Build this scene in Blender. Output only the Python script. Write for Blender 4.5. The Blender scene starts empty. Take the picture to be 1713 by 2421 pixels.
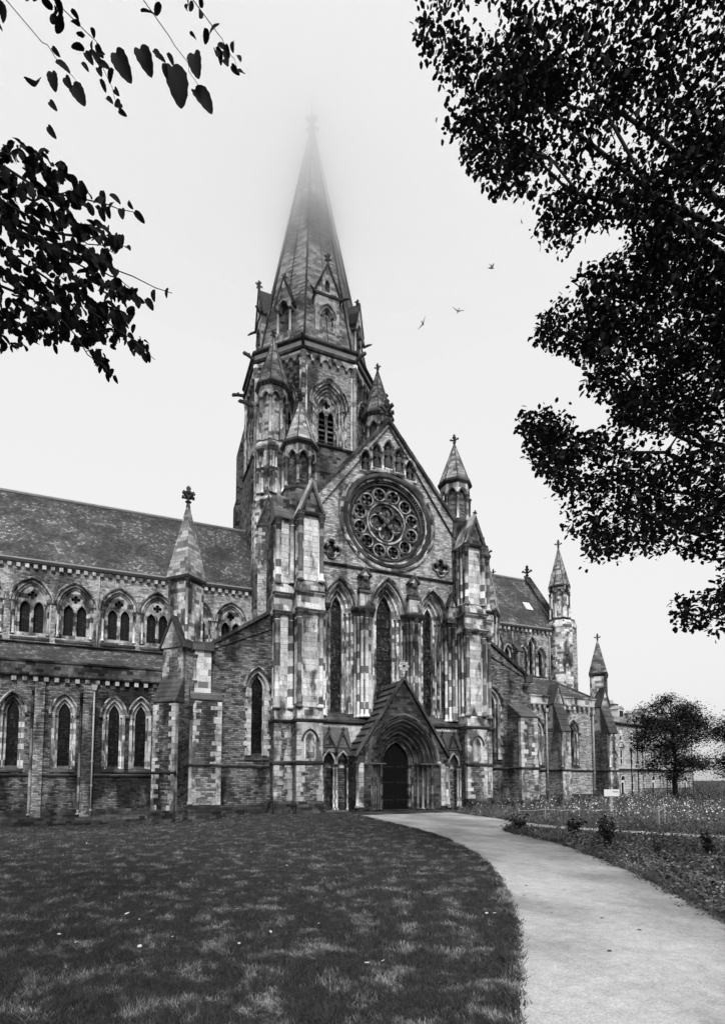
import bpy, bmesh, math, random
import numpy as np
from mathutils import Vector, Matrix
from mathutils.geometry import tessellate_polygon
R = math.radians
random.seed(7)
rng = np.random.default_rng(7)
sc = bpy.context.scene
COL = sc.collection

# ---------------------------------------------------------------- camera
CAM = Vector((-17.287, -36.291, 2.2))
YAW, PITCH = R(22.8), R(4.0)
F_PX, PX, PY = 1297.0, 856.5, 1843.0 - 1297.0 * math.tan(PITCH)   # in pixels of the 1713 x 2421 photograph
cd = bpy.data.cameras.new('camera'); cam = bpy.data.objects.new('camera', cd); COL.objects.link(cam)
cam.location = CAM
cam.rotation_euler = (math.pi / 2 + PITCH, 0, -YAW)
cd.sensor_fit = 'VERTICAL'; cd.sensor_height = 36.0
cd.lens = F_PX / 2421 * 36.0
cd.shift_y = (PY - 1210.5) / 2421
cd.shift_x = 0.0
cd.clip_end = 5000
sc.camera = cam
_Fh = Vector((math.sin(YAW), math.cos(YAW), 0)); _R = Vector((math.cos(YAW), -math.sin(YAW), 0))
_F = _Fh * math.cos(PITCH) + Vector((0, 0, math.sin(PITCH))); _U = -_Fh * math.sin(PITCH) + Vector((0, 0, math.cos(PITCH)))
def at(x, y, d):                       # photo pixel + depth in metres -> place in the world
    return CAM + d * (_F + _R * ((x - PX) / F_PX) - _U * ((y - PY) / F_PX))

# ---------------------------------------------------------------- sky, sun, exposure
SUN_EL, SUN_AZ = R(46), R(189)         # sun high in the south, behind the camera (azimuth from +y towards +x)
w = bpy.data.worlds.new('World'); sc.world = w; w.use_nodes = True
wn = w.node_tree; wn.nodes.clear()
sky = wn.nodes.new('ShaderNodeTexSky'); sky.sky_type = 'NISHITA'; sky.sun_disc = False
sky.sun_elevation = SUN_EL; sky.sun_rotation = SUN_AZ; sky.air_density = 2.0; sky.dust_density = 8.0; sky.ozone_density = 1.0
bw = wn.nodes.new('ShaderNodeRGBToBW')
flat = wn.nodes.new('ShaderNodeMath'); flat.operation = 'POWER'; flat.inputs[1].default_value = 0.10   # overcast: the cloud sheet evens the sky out
gain = wn.nodes.new('ShaderNodeMath'); gain.operation = 'MULTIPLY'; gain.inputs[1].default_value = 4.62
bg = wn.nodes.new('ShaderNodeBackground'); bg.inputs['Strength'].default_value = 0.10
wo = wn.nodes.new('ShaderNodeOutputWorld')
wn.links.new(sky.outputs[0], bw.inputs[0]); wn.links.new(bw.outputs[0], flat.inputs[0]); wn.links.new(flat.outputs[0], gain.inputs[0])
wn.links.new(gain.outputs[0], bg.inputs['Color']); wn.links.new(bg.outputs[0], wo.inputs['Surface'])
sd = bpy.data.lights.new('sun', 'SUN'); sd.energy = 1.5; sd.angle = R(10); sd.color = (1, 1, 1)
sun = bpy.data.objects.new('sun', sd); COL.objects.link(sun)
_sv = Vector((math.sin(SUN_AZ) * math.cos(SUN_EL), math.cos(SUN_AZ) * math.cos(SUN_EL), math.sin(SUN_EL)))
sun.rotation_euler = _sv.to_track_quat('Z', 'Y').to_euler(); sun.location = _sv * 150
sc.view_settings.view_transform = 'Standard'; sc.view_settings.look = 'None'
sc.view_settings.exposure = 0.8; sc.view_settings.gamma = 1.0; sc.view_settings.use_curve_mapping = False
sc.render.engine = 'CYCLES'
cy = sc.cycles
cy.max_bounces = 16; cy.diffuse_bounces = 1; cy.glossy_bounces = 2; cy.transmission_bounces = 2; cy.volume_bounces = 14; cy.transparent_max_bounces = 6
cy.use_denoising = True
try: cy.denoiser = 'OPENIMAGEDENOISE'
except Exception: pass
cy.sample_clamp_indirect = 4.0

# ---------------------------------------------------------------- materials (a monochrome place)
class NT:
    def __init__(s, name):
        s.m = bpy.data.materials.new(name); s.m.use_nodes = True; s.t = s.m.node_tree
        s.b = s.t.nodes['Principled BSDF']; s.out = s.t.nodes['Material Output']
    def n(s, typ, **kw):
        x = s.t.nodes.new('ShaderNode' + typ)
        for k, v in kw.items(): setattr(x, k, v)
        return x
    def l(s, a, b): s.t.links.new(a, b)
    def val(s, sock, v):
        if hasattr(v, 'links'): s.l(v, sock)
        else: sock.default_value = v
    def math(s, op, a, b=0.0, c=None, clamp=False):
        x = s.n('Math', operation=op, use_clamp=clamp); s.val(x.inputs[0], a); s.val(x.inputs[1], b)
        if c is not None: s.val(x.inputs[2], c)
        return x.outputs[0]
    def mix(s, f, a, b):
        x = s.n('Mix', data_type='FLOAT'); s.val(x.inputs[0], f); s.val(x.inputs[2], a); s.val(x.inputs[3], b)
        return x.outputs[0]
    def noise(s, vec, scale, detail=3, rough=.55):
        x = s.n('TexNoise'); s.l(vec, x.inputs['Vector']); x.inputs['Scale'].default_value = scale
        x.inputs['Detail'].default_value = detail; x.inputs['Roughness'].default_value = rough
        return x.outputs[0]
    def smooth(s, v, lo, hi, a=0., b=1.):
        x = s.n('MapRange', interpolation_type='SMOOTHSTEP'); s.val(x.inputs[0], v)
        for i, q in enumerate((lo, hi, a, b)): x.inputs[i + 1].default_value = q
        return x.outputs[0]
    def pos(s, sx=1, sy=1, sz=1):
        g = s.n('NewGeometry'); x = s.n('VectorMath', operation='MULTIPLY'); s.l(g.outputs['Position'], x.inputs[0]); x.inputs[1].default_value = (sx, sy, sz)
        return x.outputs[0]
    def wallvec(s, distort=0., dscale=2.0):
        g = s.n('NewGeometry')
        c = s.n('VectorMath', operation='CROSS_PRODUCT'); s.l(g.outputs['True Normal'], c.inputs[0]); c.inputs[1].default_value = (0, 0, 1)
        nm = s.n('VectorMath', operation='NORMALIZE'); s.l(c.outputs[0], nm.inputs[0])
        d = s.n('VectorMath', operation='DOT_PRODUCT'); s.l(g.outputs['Position'], d.inputs[0]); s.l(nm.outputs[0], d.inputs[1])
        sp = s.n('SeparateXYZ'); s.l(g.outputs['Position'], sp.inputs[0])
        h, z = d.outputs['Value'], sp.outputs[2]
        if distort:
            n1 = s.n('TexNoise'); s.l(g.outputs['Position'], n1.inputs['Vector']); n1.inputs['Scale'].default_value = dscale; n1.inputs['Detail'].default_value = 2
            sc2 = s.n('SeparateColor'); s.l(n1.outputs['Color'], sc2.inputs[0])
            h = s.math('ADD', h, s.math('MULTIPLY', s.math('SUBTRACT', sc2.outputs[0], .5), distort * 2))
            z = s.math('ADD', z, s.math('MULTIPLY', s.math('SUBTRACT', sc2.outputs[1], .5), distort))
        v = s.n('CombineXYZ'); s.l(h, v.inputs[0]); s.l(z, v.inputs[1])
        return v.outputs[0]
    def done(s, val, rough=.85, bump=None, bstr=.5, bdist=.02, spec=.25):
        c = s.n('CombineColor')
        for i in range(3): s.val(c.inputs[i], val)
        s.l(c.outputs[0], s.b.inputs['Base Color']); s.val(s.b.inputs['Roughness'], rough); s.b.inputs['Specular IOR Level'].default_value = spec
        if bump is not None:
            x = s.n('Bump'); x.inputs['Strength'].default_value = bstr; x.inputs['Distance'].default_value = bdist
            s.l(bump, x.inputs['Height']); s.l(x.outputs[0], s.b.inputs['Normal'])
        return s.m

def stone(name, base, var=.35, bw=.5, bh=.2, mort=.012, mortv=.6, distort=.03, stain=.6, st_lo=.42, st_hi=.62, st_scale=.35, streak=.35, bump=.6, rnd=0., two=0., drum=0.):
    t = NT(name); vec = t.wallvec(distort)
    if drum:      # round shafts: whole drums, a few bonding patterns shared between neighbours
        oi = t.n('ObjectInfo'); sp = t.n('SeparateXYZ'); t.l(t.pos(), sp.inputs[0]); cv = t.n('CombineXYZ')
        t.l(t.math('MULTIPLY', t.math('FLOOR', t.math('MULTIPLY', oi.outputs['Random'], 5.)), 7.3), cv.inputs[0]); t.l(t.math('ADD', sp.outputs[2], t.math('MULTIPLY', oi.outputs['Random'], drum)), cv.inputs[1]); vec = cv.outputs[0]
    br = t.n('TexBrick'); t.l(vec, br.inputs['Vector'])
    br.inputs['Color1'].default_value = (0, 0, 0, 1); br.inputs['Color2'].default_value = (1, 1, 1, 1); br.inputs['Mortar'].default_value = (.5, .5, .5, 1)
    br.inputs['Scale'].default_value = 1; br.inputs['Mortar Size'].default_value = mort; br.inputs['Mortar Smooth'].default_value = .3
    br.inputs['Brick Width'].default_value = bw; br.inputs['Row Height'].default_value = bh; br.offset = .45; br.squash = 1.4; br.squash_frequency = 3
    b = t.n('RGBToBW'); t.l(br.outputs['Color'], b.inputs[0]); b = b.outputs[0]
    v = t.math('MULTIPLY_ADD', b, 2 * var * base, base * (1 - var))
    if two:       # some courses of a clearly darker stone
        v = t.math('MULTIPLY', v, t.smooth(b, .22, .30, 1 - two, 1))
    v = t.mix(br.outputs['Fac'], v, base * mortv)
    p = t.pos(); gr = t.noise(p, 9, 4, .7)
    v = t.math('MULTIPLY', v, t.math('MULTIPLY_ADD', gr, 1.3, .35))
    sv = t.pos(1, 1, streak); s1 = t.noise(sv, st_scale, 5, .62)
    v = t.math('MULTIPLY', v, t.smooth(s1, st_lo, st_hi, 1 - stain, 1))
    s2 = t.noise(t.pos(1, 1, .3), 1.9, 5, .7)
    v = t.math('MULTIPLY', v, t.smooth(s2, .34, .5, 1 - stain * .4, 1))
    if rnd:
        oi = t.n('ObjectInfo'); v = t.math('MULTIPLY', v, t.math('MULTIPLY_ADD', oi.outputs['Random'], 2 * rnd, 1 - rnd))
    hgt = t.math('ADD', t.math('MULTIPLY', t.math('SUBTRACT', 1., br.outputs['Fac']), .6), t.math('MULTIPLY_ADD', gr, .7, t.math('MULTIPLY', b, .35)))
    return t.done(v, .88, hgt, min(1., bump * 1.5), .05)

def plain(name, base, nscale=4., nvar=.4, rough=.8, stain=0., bump=.25, rnd=0., spec=.25):
    t = NT(name); p = t.pos(); n = t.noise(p, nscale, 4, .65)
    v = t.math('MULTIPLY', t.math('MULTIPLY_ADD', n, 2 * nvar, 1 - nvar), base)
    if stain: v = t.math('MULTIPLY', v, t.smooth(t.noise(t.pos(1, 1, .4), .8, 4), .4, .58, 1 - stain, 1))
    if rnd:
        oi = t.n('ObjectInfo'); v = t.math('MULTIPLY', v, t.math('MULTIPLY_ADD', oi.outputs['Random'], 2 * rnd, 1 - rnd))
    return t.done(v, rough, n, bump, .02, spec)

def slate(name, base, rowh=.28, spots=.5):
    t = NT(name); vec = t.wallvec(.06, 3.)
    br = t.n('TexBrick'); t.l(vec, br.inputs['Vector'])
    br.inputs['Color1'].default_value = (0, 0, 0, 1); br.inputs['Color2'].default_value = (1, 1, 1, 1); br.inputs['Mortar'].default_value = (0, 0, 0, 1)
    br.inputs['Scale'].default_value = 1; br.inputs['Mortar Size'].default_value = .02; br.inputs['Brick Width'].default_value = .24; br.inputs['Row Height'].default_value = rowh
    b = t.n('RGBToBW'); t.l(br.outputs['Color'], b.inputs[0]); b = b.outputs[0]
    v = t.math('MULTIPLY', t.math('MULTIPLY_ADD', b, .9, .5), base)
    big = t.noise(t.pos(), .33, 5, .65)
    v = t.math('MULTIPLY', v, t.smooth(big, .38, .62, .45, 1.35))
    lich = t.smooth(b, .72, .9); v = t.math('ADD', v, t.math('MULTIPLY', t.math('MULTIPLY', lich, t.smooth(big, .42, .6)), spots * base * 3))
    v = t.mix(br.outputs['Fac'], v, base * .35)
    n = t.noise(t.pos(), 7, 3)
    v = t.math('MULTIPLY', v, t.math('MULTIPLY_ADD', n, .7, .65))
    return t.done(v, .75, t.math('ADD', t.math('SUBTRACT', b, br.outputs['Fac']), n), .7, .03, .3)

M = {}
M['rubble'] = stone('rubble_stone', .19, .75, .31, .125, .014, .35, .075, .86, .41, .57)
M['rubble_light'] = stone('rubble_stone_pale', .46, .55, .31, .125, .013, .4, .07, .78, .38, .52)
M['rubble_mid'] = stone('rubble_stone_grey', .33, .62, .31, .125, .014, .38, .075, .8, .39, .55)
M['ashlar'] = stone('ashlar_stone', .66, .46, .5, .3, .007, .35, .012, .88, .41, .53, .55, .3, .4, 0, .55)
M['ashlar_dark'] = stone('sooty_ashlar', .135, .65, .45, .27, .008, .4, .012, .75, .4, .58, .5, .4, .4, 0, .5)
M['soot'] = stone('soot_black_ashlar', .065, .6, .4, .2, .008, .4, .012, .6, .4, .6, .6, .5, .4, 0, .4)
M['block'] = stone('stone_block', .62, .12, 5., 3., .001, .9, 0, .85, .39, .51, .9, .4, .5, .28)
M['quoin'] = stone('quoin_stone', .52, .1, 5., 3., .001, .9, 0, .78, .4, .54, .9, .5, .45, .36)
M['shaft'] = stone('shaft_stone', .70, .4, 3., .52, .006, .35, 0, .72, .38, .50, .7, .5, .25, .2, .62, .12)
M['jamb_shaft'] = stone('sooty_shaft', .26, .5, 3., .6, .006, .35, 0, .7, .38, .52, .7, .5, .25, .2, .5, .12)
M['trim'] = stone('weathered_trim', .085, .55, 1.1, .9, .006, .5, 0, .6, .4, .6, .6, .6, .35)
M['trim_pale'] = stone('pale_trim', .52, .45, .6, .4, .006, .35, 0, .85, .38, .54, .8, .4, .3, 0, .4)
M['hood'] = stone('hood_mould_stone', .40, .65, .5, .4, .008, .35, 0, .8, .4, .56, .9, .6, .3, 0, .5)
M['spire'] = stone('spire_stone', .34, .65, .55, .27, .012, .4, .05, .68, .38, .58, .25, .6, .5)
M['cap'] = plain('carved_capital', .09, 9, .7, .85, .3, .8)
M['slate'] = slate('roof_slate', .10, .2)
M['slabs'] = plain('roof_slab_stone', .09, 3, .6, .7, .5, .5, .25, .4)
M['dark'] = plain('dark_interior', .012, 3, .4)
M['lead'] = plain('lead_sheet', .3, 2, .4, .6)
M['wood'] = plain('oak_door', .008, 6, .6, .8, 0, .3, 0., .03)
M['iron'] = plain('black_iron', .012, 8, .3, .5)
M['pipe'] = plain('painted_pipe', .42, 5, .25, .5, .2)
M['white'] = plain('white_paint', .75, 5, .1, .5)
M['statue'] = plain('statue_stone', .10, 7, .7, .85, .5, .6, .3)

def glass(name, base, rough, wob):
    t = NT(name); p = t.pos(); n = t.noise(p, 2.2, 3); n2 = t.noise(t.pos(1, 1, .3), 5, 2)
    br = t.n('TexBrick'); t.l(t.wallvec(), br.inputs['Vector']); br.inputs['Color1'].default_value = (0, 0, 0, 1); br.inputs['Color2'].default_value = (1, 1, 1, 1); br.inputs['Mortar'].default_value = (0, 0, 0, 1)
    br.inputs['Scale'].default_value = 1; br.inputs['Mortar Size'].default_value = .012; br.inputs['Brick Width'].default_value = .17; br.inputs['Row Height'].default_value = .2; br.offset = .0
    q = t.n('RGBToBW'); t.l(br.outputs['Color'], q.inputs[0]); q = q.outputs[0]      # small leaded quarries, each its own tone
    v = t.math('MULTIPLY', t.math('MULTIPLY', t.smooth(n2, .4, .7, .4, 1.8), base), t.math('MULTIPLY_ADD', t.math('POWER', q, 3.), 3.5, .4))
    n = t.math('ADD', n, t.math('MULTIPLY', q, .5))
    return t.done(v, rough, n, wob, .05, .22)
M['glass'] = glass('leaded_glass', .007, .25, .2)
M['pane'] = glass('stained_glass_pane', .02, .16, .5)
M['lobe'] = glass('pale_lobe_glass', .07, .2, .4)
M['house_glass'] = plain('house_window_glass', .012, 3, .5, .35, 0, .1, 0., .06)

# ---------------------------------------------------------------- mesh helpers
Z = Vector((0, 0, 1))
class Fr:                                # a wall's frame: u to the side, d outwards, z up
    def __init__(s, o, u=(1, 0, 0), n=None):
        s.o = Vector(o); s.u = Vector(u).normalized(); s.n = Vector(n) if n is not None else s.u.cross(Z)
    def p(s, u, d, z): return s.o + s.u * u + s.n * d + Z * z
def south(y, x=0, z=0): return Fr((x, y, z))
def facing(ang, o): return Fr(o, (math.cos(ang), math.sin(ang), 0))     # ang 0 faces -y

class MB:
    def __init__(s): s.v = []; s.f = []
    def add(s, pts, faces):
        k = len(s.v); s.v.extend(pts); s.f.extend([tuple(i + k for i in f) for f in faces]); return s
    def box(s, fr, u0, u1, d0, d1, z0, z1):
        pts = [fr.p(u, d, z) for z in (z0, z1) for d in (d0, d1) for u in (u0, u1)]
        return s.add(pts, [(0, 1, 3, 2), (4, 6, 7, 5), (0, 4, 5, 1), (2, 3, 7, 6), (0, 2, 6, 4), (1, 5, 7, 3)])
    def prism(s, fr, pts, d0, d1):       # outline in (u, z) pushed from d0 to d1
        n = len(pts); a = [fr.p(u, d0, z) for u, z in pts] + [fr.p(u, d1, z) for u, z in pts]
        return s.add(a, [tuple(range(n))[::-1], tuple(range(n, 2 * n))] + [(i, (i + 1) % n, (i + 1) % n + n, i + n) for i in range(n)])
    def sprism(s, fr, pts, u0, u1):      # outline in (d, z) pushed along u
        n = len(pts); a = [fr.p(u0, d, z) for d, z in pts] + [fr.p(u1, d, z) for d, z in pts]
        return s.add(a, [tuple(range(n)), tuple(range(n, 2 * n))[::-1]] + [(i, i + n, (i + 1) % n + n, (i + 1) % n) for i in range(n)])
    def wall(s, fr, outer, holes, d0, d1, back=True):
        loops = [outer] + holes
        flat = [q for lp in loops for q in lp]
        tris = tessellate_polygon([[Vector((u, z, 0)) for u, z in lp] for lp in loops])
        n = len(flat)
        s_ = [fr.p(u, d1, z) for u, z in flat] + [fr.p(u, d0, z) for u, z in flat]
        fs = [tuple(t) for t in tris]
        if back: fs += [tuple(i + n for i in t[::-1]) for t in tris]
        k = 0
        for lp in loops:
            m = len(lp); fs += [(k + i, k + (i + 1) % m, k + (i + 1) % m + n, k + i + n) for i in range(m)]; k += m
        return s.add(s_, fs)
    def sweep(s, fr, path, prof, closed=False, cap=True):
        m = len(path); pts = []
        for i, (u, z) in enumerate(path):
            a = path[(i - 1) % m] if (closed or i > 0) else path[i]; b = path[(i + 1) % m] if (closed or i < m - 1) else path[i]
            d1 = Vector((u - a[0], z - a[1])); d2 = Vector((b[0] - u, b[1] - z))
            d1 = d1.normalized() if d1.length > 1e-9 else d2.normalized(); d2 = d2.normalized() if d2.length > 1e-9 else d1
            t = (d1 + d2); t = t.normalized() if t.length > 1e-6 else d1
            k = 1 / max(.45, t.dot(d1)); nx, nz = -t.y * k, t.x * k
            pts += [fr.p(u + nx * pa, pb, z + nz * pa) for pa, pb in prof]
        q = len(prof); fs = []
        for i in range(m if closed else m - 1):
            j = (i + 1) % m
            fs += [(i * q + k, i * q + (k + 1) % q, j * q + (k + 1) % q, j * q + k) for k in range(q)]
        if cap and not closed: fs += [tuple(range(q)), tuple(range((m - 1) * q, m * q))[::-1]]
        return s.add(pts, fs)
    def lathe(s, fr, u, d, prof, n=8, rot=0., cap=True):    # prof: (radius, z)
        c = fr.p(u, d, 0); pts = []
        for r, z in prof: pts += [c + Vector((r * math.cos(rot + 2 * math.pi * i / n), r * math.sin(rot + 2 * math.pi * i / n), z)) for i in range(n)]
        fs = [(k * n + i, k * n + (i + 1) % n, (k + 1) * n + (i + 1) % n, (k + 1) * n + i) for k in range(len(prof) - 1) for i in range(n)]
        if cap: fs += [tuple(range(n))[::-1], tuple(range((len(prof) - 1) * n, len(prof) * n))]
        return s.add(pts, fs)
    def ball(s, c, r, sc_=(1, 1, 1), n=7, m=5):
        c = Vector(c); pts = []
        for k in range(m + 1):
            a = math.pi * k / m - math.pi / 2
            pts += [c + Vector((r * math.cos(a) * math.cos(2 * math.pi * i / n) * sc_[0], r * math.cos(a) * math.sin(2 * math.pi * i / n) * sc_[1], r * math.sin(a) * sc_[2])) for i in range(n)]
        return s.add(pts, [(k * n + i, k * n + (i + 1) % n, (k + 1) * n + (i + 1) % n, (k + 1) * n + i) for k in range(m) for i in range(n)])
    def tube(s, pts, rad, n=6):
        k0 = len(s.v); m = len(pts); P = [Vector(p) for p in pts]
        for i, p in enumerate(P):
            t = (P[min(i + 1, m - 1)] - P[max(i - 1, 0)]).normalized()
            a = t.orthogonal().normalized() if i == 0 else (a - t * a.dot(t)).normalized()
            b = t.cross(a); r = rad[i] if hasattr(rad, '__len__') else rad
            s.v.extend([p + (a * math.cos(2 * math.pi * j / n) + b * math.sin(2 * math.pi * j / n)) * r for j in range(n)])
        s.f.extend([(k0 + i * n + j, k0 + i * n + (j + 1) % n, k0 + (i + 1) * n + (j + 1) % n, k0 + (i + 1) * n + j) for i in range(m - 1) for j in range(n)])
        return s
    def build(s, name, mat, parent=None, smooth=False):
        me = bpy.data.meshes.new(name); me.from_pydata([tuple(v) for v in s.v], [], s.f); me.update()
        if smooth: me.polygons.foreach_set('use_smooth', [True] * len(me.polygons))
        return link(name, me, mat, parent)
def link(name, me, mat, parent=None):
    if mat is not None and not me.materials: me.materials.append(M[mat] if isinstance(mat, str) else mat)
    o = bpy.data.objects.new(name, me); COL.objects.link(o)
    if parent is not None: o.parent = parent
    return o
def thing(name, label, cat, loc=(0, 0, 0), group=None):
    o = bpy.data.objects.new(name, None); COL.objects.link(o); o.location = loc; o.empty_display_size = .3
    return tag(o, label, cat, group)
def tag(o, label=None, cat=None, group=None, kind=None):
    for k, v in (('label', label), ('category', cat), ('group', group), ('kind', kind)):
        if v: o[k] = v
    return o

def arch(cx, hw, spring, rise, t=0., n=9, full=True):
    """pointed arch from the left springing over the apex to the right one, offset outwards by t"""
    rr = (rise * rise + hw * hw) / (2 * hw); ra = rr + t; cxl = cx - hw + rr
    top = math.acos(max(-1, min(1, (rr - hw) / ra))) if full else 0
    lft = [(cxl - ra * math.cos(a), spring + ra * math.sin(a)) for a in [top * i / n for i in range(n + 1)]]
    rgt = [(2 * cx - u, z) for u, z in lft[::-1][1:]]
    return lft + rgt
def opening(cx, hw, sill, spring, rise, t=0., n=8):
    return [(cx - hw - t, sill)] + arch(cx, hw, spring, rise, t, n) + [(cx + hw + t, sill)]
def circle(cx, cz, r, n=32, a0=0.): return [(cx + r * math.cos(a0 + 2 * math.pi * i / n), cz + r * math.sin(a0 + 2 * math.pi * i / n)) for i in range(n)]
def foil(cx, cz, r, lobes=4, rot=0., n=7):          # a multifoil outline
    o = r * .52; rl = r * .5; pts = []
    for k in range(lobes):
        a = rot + 2 * math.pi * k / lobes; span = math.pi * .66 if lobes == 4 else math.pi * .55
        pts += [(cx + o * math.cos(a) + rl * math.cos(a + span * (2 * i / n - 1)), cz + o * math.sin(a) + rl * math.sin(a + span * (2 * i / n - 1))) for i in range(n + 1)]
    return pts
ROLL = [(-.06, 0), (-.05, .06), (0, .09), (.05, .06), (.06, 0)]
def roll(r): return [(math.cos(a) * r, math.sin(a) * r) for a in [math.pi * k / 4 for k in range(5)]]

def band(mb, fr, cx, hw, sill, spring, rise, t0, t1, d0, d1, n=8):
    """a stepped order round an opening: front face between offsets t0 and t1, and its inner reveal"""
    a = opening(cx, hw, sill, spring, rise, t0, n); b = opening(cx, hw, sill, spring, rise, t1, n); m = len(a)
    pts = [fr.p(u, d1, z) for u, z in a] + [fr.p(u, d1, z) for u, z in b] + [fr.p(u, d0, z) for u, z in a]
    mb.add(pts, [(i, i + 1, m + i + 1, m + i) for i in range(m - 1)] + [(i, 2 * m + i, 2 * m + i + 1, i + 1) for i in range(m - 1)])
def shaft(fr, u, d, z0, z1, r, parent, mat='shaft', name='shaft', n=8, capm='cap'):
    o = MB().lathe(fr, u, d, [(r * 1.7, z0), (r * 1.7, z0 + r * .9), (r * 1.2, z0 + r * 1.5), (r, z0 + r * 2), (r, z1 - r * 3.2), (r * 1.25, z1 - r * 3.1), (r, z1 - r * 2.8)], n).build(name, mat, parent, True)
    MB().lathe(fr, u, d, [(r, z1 - r * 2.8), (r * 1.25, z1 - r * 1.9), (r * 1.75, z1 - r * .8), (r * 1.9, z1 - r * .7), (r * 1.9, z1)], n).build('capital', capm, parent)
    return o

_qm = None
def piece_mesh(mat):                    # a block with a chamfered face, shared by all alike pieces
    me = bpy.data.meshes.get('piece_' + mat)
    if me: return me
    k = .04
    v = [(-.5, -.5, -.5), (.5, -.5, -.5), (.5, -.5, .5), (-.5, -.5, .5), (-.5, .42, -.5), (.5, .42, -.5), (.5, .42, .5), (-.5, .42, .5),
         (-.5 + k, .5, -.5 + k), (.5 - k, .5, -.5 + k), (.5 - k, .5, .5 - k), (-.5 + k, .5, .5 - k)]
    f = [(0, 1, 2, 3), (0, 4, 5, 1), (1, 5, 6, 2), (2, 6, 7, 3), (3, 7, 4, 0), (4, 8, 9, 5), (5, 9, 10, 6), (6, 10, 11, 7), (7, 11, 8, 4), (8, 11, 10, 9)]
    me = bpy.data.meshes.new('piece_' + mat); me.from_pydata(v, [], f); me.materials.append(M[mat]); return me
def piece(name, fr, u0, u1, d0, d1, z0, z1, mat, parent):
    o = bpy.data.objects.new(name, piece_mesh(mat)); COL.objects.link(o); o.parent = parent
    c = fr.p((u0 + u1) / 2, (d0 + d1) / 2, (z0 + z1) / 2)
    rot = Matrix((fr.u, fr.n, Z)).transposed().to_4x4()
    o.matrix_local = Matrix.Translation(c) @ rot @ Matrix.Diagonal((abs(u1 - u0), abs(d1 - d0), abs(z1 - z0), 1))
    return o
NQ = [0]
def quoins(fr, ue, inward, z0, z1, d, parent, h=.36, long=.56, short=.33, depth=.3, mat='quoin'):
    z = z0; k = random.randint(0, 1)
    while z < z1 - .08:
        hh = min(h * random.uniform(.62, 1.25), z1 - z)
        L = (long if k % 2 else short) * random.uniform(.7, 1.2)
        a, b = ue - inward * .015, ue + inward * L
        piece('quoin', fr, min(a, b), max(a, b), d - depth, d + random.uniform(.012, .03), z + .006, z + hh - .006, mat, parent)
        NQ[0] += 1; z += hh; k += 1

# ================================================================= the cathedral
CATH = thing('cathedral', 'soot-stained stone gothic cathedral with rose window and tall spire fading into cloud', 'cathedral')
def part(mb, name, mat, smooth=False): return mb.build(name, mat, CATH, smooth)

def lancet(fr, cx, sill, spring, hw, rise, orders, depth, hood=.16, hoodm='hood', sr=.07, shafts=True, bars=.55, mull=False, surm='trim_pale', label=None, panes=False, sillm='trim'):
    T = orders[-1][0]
    g = MB(); o = opening(cx, hw + .03, sill, spring, rise); g.add([fr.p(u, -depth, z) for u, z in o], [tuple(range(len(o)))])
    win = part(g, 'window', 'dark' if panes else 'glass')
    if label: win['label'] = label
    b = MB(); t0, dprev = 0., -depth - .02
    for t1, d1 in orders:
        band(b, fr, cx, hw, sill, spring, rise, t0, t1, dprev, d1); t0, dprev = t1, d1
    b.build('window_surround', surm, win)
    for t1, d1 in orders[:-1] if len(orders) > 1 else []:
        MB().sweep(fr, arch(cx, hw, spring, rise, t1, 8), [(a, d1 + q) for a, q in roll(sr)]).build('arch_roll', surm, win, True)
    if shafts:
        for t1, d1 in orders[:-1] if len(orders) > 1 else []:
            for sg in (-1, 1): shaft(fr, cx + sg * (hw + t1 + .01), d1 + .02, sill, spring, sr, win)
    if hood:
        pts = arch(cx, hw, spring, rise, T + hood * .5, 9)
        MB().sweep(fr, pts, [(-hood * .5, -.05), (-hood * .5, .07), (0, hood * .9), (hood * .5, hood * .8), (hood * .5, -.05)]).build('hood_mould', hoodm, win)
        for u, z in (pts[0], pts[-1]): MB().ball(fr.p(u, .08, z - .02), hood * .85).build('label_stop', 'cap', win)
    bm = MB()
    z = sill + bars
    while z < spring + rise * .8:
        k = hw if z < spring else hw * max(.1, 1 - ((z - spring) / rise) ** 1.6)
        bm.box(fr, cx - k, cx + k, -depth + .01, -depth + .045, z - .018, z + .018); z += bars
    if mull: bm.box(fr, cx - .015, cx + .015, -depth + .01, -depth + .04, sill, spring + rise * .9)
    if bm.v: bm.build('glazing_bars', 'iron', win)['kind'] = 'stuff'
    if panes:
        zz = sill + .02
        while zz < spring + rise * .85:
            z2 = zz + bars; k = [hw if q < spring else hw * max(.05, 1 - ((q - spring) / rise) ** 1.7) for q in (zz, z2)]
            tl = random.uniform(-.03, .03); ts = random.uniform(-.025, .025)
            MB().add([fr.p(cx - k[0], -depth + .015 + ts, zz), fr.p(cx + k[0], -depth + .015 - ts, zz), fr.p(cx + k[1], -depth + .015 - ts + tl, z2 - .03), fr.p(cx - k[1], -depth + .015 + ts + tl, z2 - .03)], [(0, 1, 2, 3)]).build('pane', 'pane', win)
            zz = z2
    # sloping sill
    MB().sprism(fr, [(-depth, sill + .22), (-.02, sill - .12), (.09, sill - .16), (.09, sill - .26), (-depth, sill - .26)], cx - hw - T, cx + hw + T).build('sill', sillm, win)
    return win
def hole(cx, hw, sill, spring, rise, T): return opening(cx, hw, sill - .2, spring, rise, T, 8)

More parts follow.
